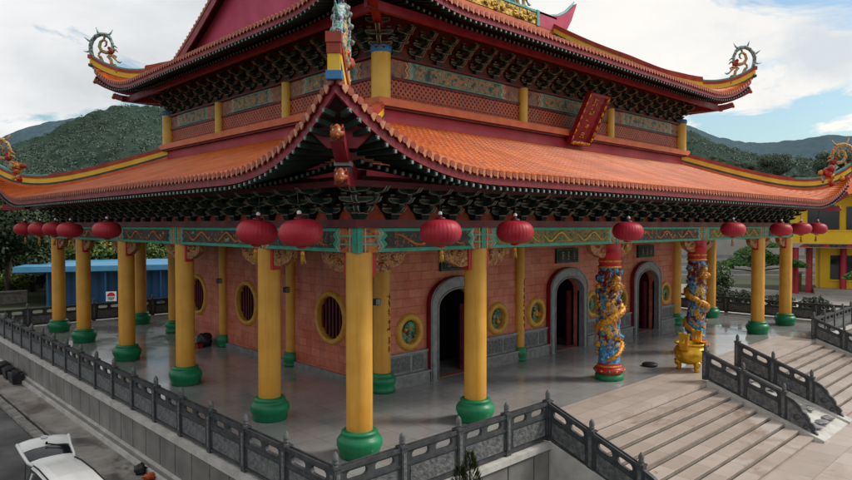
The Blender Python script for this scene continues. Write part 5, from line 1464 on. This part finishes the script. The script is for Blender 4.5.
def shrub(label,x,y,h,r,leaf,n,sz,seed,z=G,name='shrub',cat='shrub',group=None):
    rnd=random.Random(seed); t=thing(name,label,cat,(x,y,z),0,group); mb=MB()
    for i in range(6): a=rnd.uniform(0,6.28); mb.tube([(0,0,-.1),(.3*r*math.cos(a),.3*r*math.sin(a),h*.4),(.7*r*math.cos(a),.7*r*math.sin(a),h*.8)],[.05,.035,.012],'bark',5)
    mb.build('stems',t,local=True); vs=[];fs=[]
    for i in range(n):
        d=Vector((rnd.gauss(0,1),rnd.gauss(0,1),rnd.gauss(0,1))).normalized()*(rnd.random()**.4); bumpy=1+.25*noise.noise(d*3+Vector((seed,0,0)))
        p=Vector((d.x*r*bumpy,d.y*r*bumpy,h*.55+d.z*h*.45*bumpy)); u=Vector((rnd.gauss(0,1),rnd.gauss(0,1),rnd.gauss(.4,1))).normalized(); v=u.orthogonal().normalized(); s=sz*rnd.uniform(.6,1.3); b=len(vs)
        vs+=[p-v*s*.3,p+u*s*.6,p+v*s*.3,p-u*s*.5]; fs.append((b,b+1,b+2,b+3))
    mb=MB(); mb.add(vs,fs,leaf); mb.build('foliage',t,local=True)
shrub('loose round green shrub beyond the right railing, between the far columns',52.5,13.2,3.4,1.9,'leaf_mid',2600,.3,4)
for i,(px,d,h,r) in enumerate(((-12,73,6.5,4.2),(4,75,6.0,3.8),(17,77,6.5,4.0),(30,79,5.5,3.6),(41,80,5.8,3.4),(10,84,8,4.5),(34,86,8,4.6),(54,88,7,4.2))):
    q_=ground_at(px,d+4); shrub('dense dark green thicket bush behind the low boundary wall left of the blue shed',q_[0],q_[1],h,r,['leaf_dark','leaf_mid'][i%3==1],4200,.42,40+i,name='thicket_bush',cat='bush',group='thicket behind the boundary wall')
q_=ground_at(14,74); shrub('small bright yellow-green bush above the low boundary wall left of the blue shed',q_[0],q_[1],3.0,1.25,'leaf_lite',1500,.26,60,name='thicket_bush',cat='bush')
for i,(x,y) in enumerate(((48,8.8),(47,5.5),(50,12),(46.5,2.8),(49,11))): shrub('low dark shrub in the hedge row beyond the far right railing',x,y,1.5,1.1,'leaf_dark',900,.24,10+i,group='low hedge shrubs beyond the right railing')
# conifer tips in front of the terrace
def conifer(label,x,y,h,seed):
    rnd=random.Random(seed); t=thing('young_conifer',label,'conifer',(x,y,G)); mb=MB(); mb.tube([(0,0,-.1),(0,0,h*.96)],[.06,.012],'bark',6); mb.build('trunk',t,local=True)
    vs=[];fs=[]
    for i in range(3200):
        q=rnd.random(); z=h*(.1+.9*q); r=.42*(1-q)**.6*math.sqrt(rnd.random())+.02; a=rnd.uniform(0,6.28); p=Vector((r*math.cos(a),r*math.sin(a),z))
        u=Vector((math.cos(a)*.5,math.sin(a)*.5,1)).normalized(); v=u.orthogonal().normalized(); s=rnd.uniform(.07,.14); b=len(vs); vs+=[p-v*s*.25,p+u*s,p+v*s*.25]; fs.append((b,b+1,b+2))
    mb=MB(); mb.add(vs,fs,'leaf_lite'); mb.build('foliage',t,local=True)
conifer('slim green conifer below the front railing, the taller of two',-.02,-3.7,2.3,1)
conifer('slim green conifer below the front railing, the shorter of two',-.24,-3.62,2.05,2)
mb=MB(); mb.box(-2.7,4.0,-6,-2.99,G,G+.1,'joint'); mb.build('planting_bed',kind='structure')

# ------------------------------------------------------------------ sky, sun, camera
w=bpy.data.worlds.new('World'); scene.world=w; w.use_nodes=True
nt=w.node_tree; nt.nodes.clear()
def N(k,**kw):
    x=nt.nodes.new('ShaderNode'+k)
    for a_,v in kw.items():
        if a_ in x.inputs: x.inputs[a_].default_value=v
        else: setattr(x,a_,v)
    return x
SUN_EL,SUN_AZ=R(42),R(-38)      # azimuth measured from +X, counter-clockwise
sky=N('TexSky',sky_type='NISHITA',sun_disc=False,sun_elevation=SUN_EL,sun_rotation=math.pi/2-SUN_AZ,air_density=1.2,dust_density=1.5)
tc=N('TexCoord'); sep=N('SeparateXYZ'); nt.links.new(tc.outputs['Generated'],sep.inputs[0])
def mth(op,a_,b_=0.0):
    x=N('Math',operation=op)
    for v,i in ((a_,0),(b_,1)):
        if isinstance(v,(int,float)): x.inputs[i].default_value=v
        else: nt.links.new(v,x.inputs[i])
    return x.outputs[0]
zz=mth('ADD',mth('MAXIMUM',sep.outputs[2],0.0),.22)
cb=N('CombineXYZ'); nt.links.new(mth('DIVIDE',sep.outputs[0],zz),cb.inputs[0]); nt.links.new(mth('DIVIDE',sep.outputs[1],zz),cb.inputs[1])
def nz(scale,detail,rough,off,dist=0.):
    mp=N('Mapping'); mp.inputs['Location'].default_value=off; nt.links.new(cb.outputs[0],mp.inputs['Vector'])
    x=N('TexNoise'); x.inputs['Scale'].default_value=scale; x.inputs['Detail'].default_value=detail; x.inputs['Roughness'].default_value=rough; x.inputs['Distortion'].default_value=dist
    nt.links.new(mp.outputs[0],x.inputs['Vector']); return x.outputs['Fac']
def rmp(f_,stops):
    x=N('ValToRGB'); e=x.color_ramp.elements
    while len(e)<len(stops): e.new(.5)
    for i,(p,c) in enumerate(stops): e[i].position=p; e[i].color=(*c,1) if len(c)==3 else (c[0],c[0],c[0],1)
    nt.links.new(f_,x.inputs[0]); return x.outputs[0]
# cloud brightness: greyer to the left (north), warm white to the right (east)
side=mth('MULTIPLY_ADD',mth('SUBTRACT',sep.outputs[0],sep.outputs[1]),.5); nt.nodes[-1] if False else None
lr=mth('ADD',mth('MULTIPLY',mth('SUBTRACT',sep.outputs[0],sep.outputs[1]),.5),.5)
cl=rmp(nz(1.1,6,.55,(3,1,0),.3),[(.3,(.56,.59,.61)),(.45,(.7,.72,.74)),(.62,(.88,.88,.88))])
cr_=rmp(nz(1.0,6,.55,(1,5,0),.3),[(.36,(.64,.69,.73)),(.46,(.85,.84,.82)),(.56,(.93,.9,.86)),(.72,(.98,.95,.91))])
mx=N('Mix',data_type='RGBA'); nt.links.new(rmp(lr,[(.25,(0,)),(.75,(1,))]),mx.inputs[0]); nt.links.new(cl,mx.inputs[6]); nt.links.new(cr_,mx.inputs[7])
bgc=N('Background'); nt.links.new(mx.outputs[2],bgc.inputs[0]); bgc.inputs[1].default_value=1.1
tint=N('Mix',data_type='RGBA',blend_type='MULTIPLY'); tint.inputs[0].default_value=1; tint.inputs[7].default_value=(.82,1.0,1.06,1); nt.links.new(sky.outputs[0],tint.inputs[6])
bgs=N('Background'); nt.links.new(tint.outputs[2],bgs.inputs[0]); bgs.inputs[1].default_value=.13
# blue openings: mostly low in the east
gap=nz(1.5,7,.6,(7,2,0),.5)
lowe=mth('MULTIPLY',rmp(lr,[(.72,(0,)),(.84,(1,))]),rmp(sep.outputs[2],[(.1,(1,)),(.2,(.45,))]))
fac=rmp(mth('ADD',gap,mth('MULTIPLY',lowe,.2)),[(.585,(0,)),(.65,(.92,))])
ms=N('MixShader'); nt.links.new(fac,ms.inputs[0]); nt.links.new(bgc.outputs[0],ms.inputs[1]); nt.links.new(bgs.outputs[0],ms.inputs[2])
wo=N('OutputWorld'); nt.links.new(ms.outputs[0],wo.inputs[0])
sl=bpy.data.lights.new('sun','SUN'); sl.energy=2.7; sl.angle=R(14); sl.color=(1,.95,.88)
so_=bpy.data.objects.new('sun',sl); COL.objects.link(so_); so_.location=(30,-30,60)
dv=Vector((math.cos(SUN_EL)*math.cos(SUN_AZ),math.cos(SUN_EL)*math.sin(SUN_AZ),math.sin(SUN_EL))); so_.rotation_euler=dv.to_track_quat('Z','Y').to_euler()
cam=bpy.data.cameras.new('camera'); co=bpy.data.objects.new('camera',cam); COL.objects.link(co); scene.camera=co
cam.sensor_width=36; cam.lens=36*652.4/852; cam.clip_end=8000; cam.clip_start=.1
co.location=CAMP; co.rotation_euler=(R(90-1.266),0,R(YAW-90))
scene.view_settings.view_transform='Standard'; scene.view_settings.look='None'; scene.view_settings.exposure=0; scene.view_settings.gamma=1
scene.render.engine='CYCLES'; scene.cycles.max_bounces=6; scene.cycles.diffuse_bounces=4; scene.cycles.glossy_bounces=3; scene.cycles.use_denoising=True
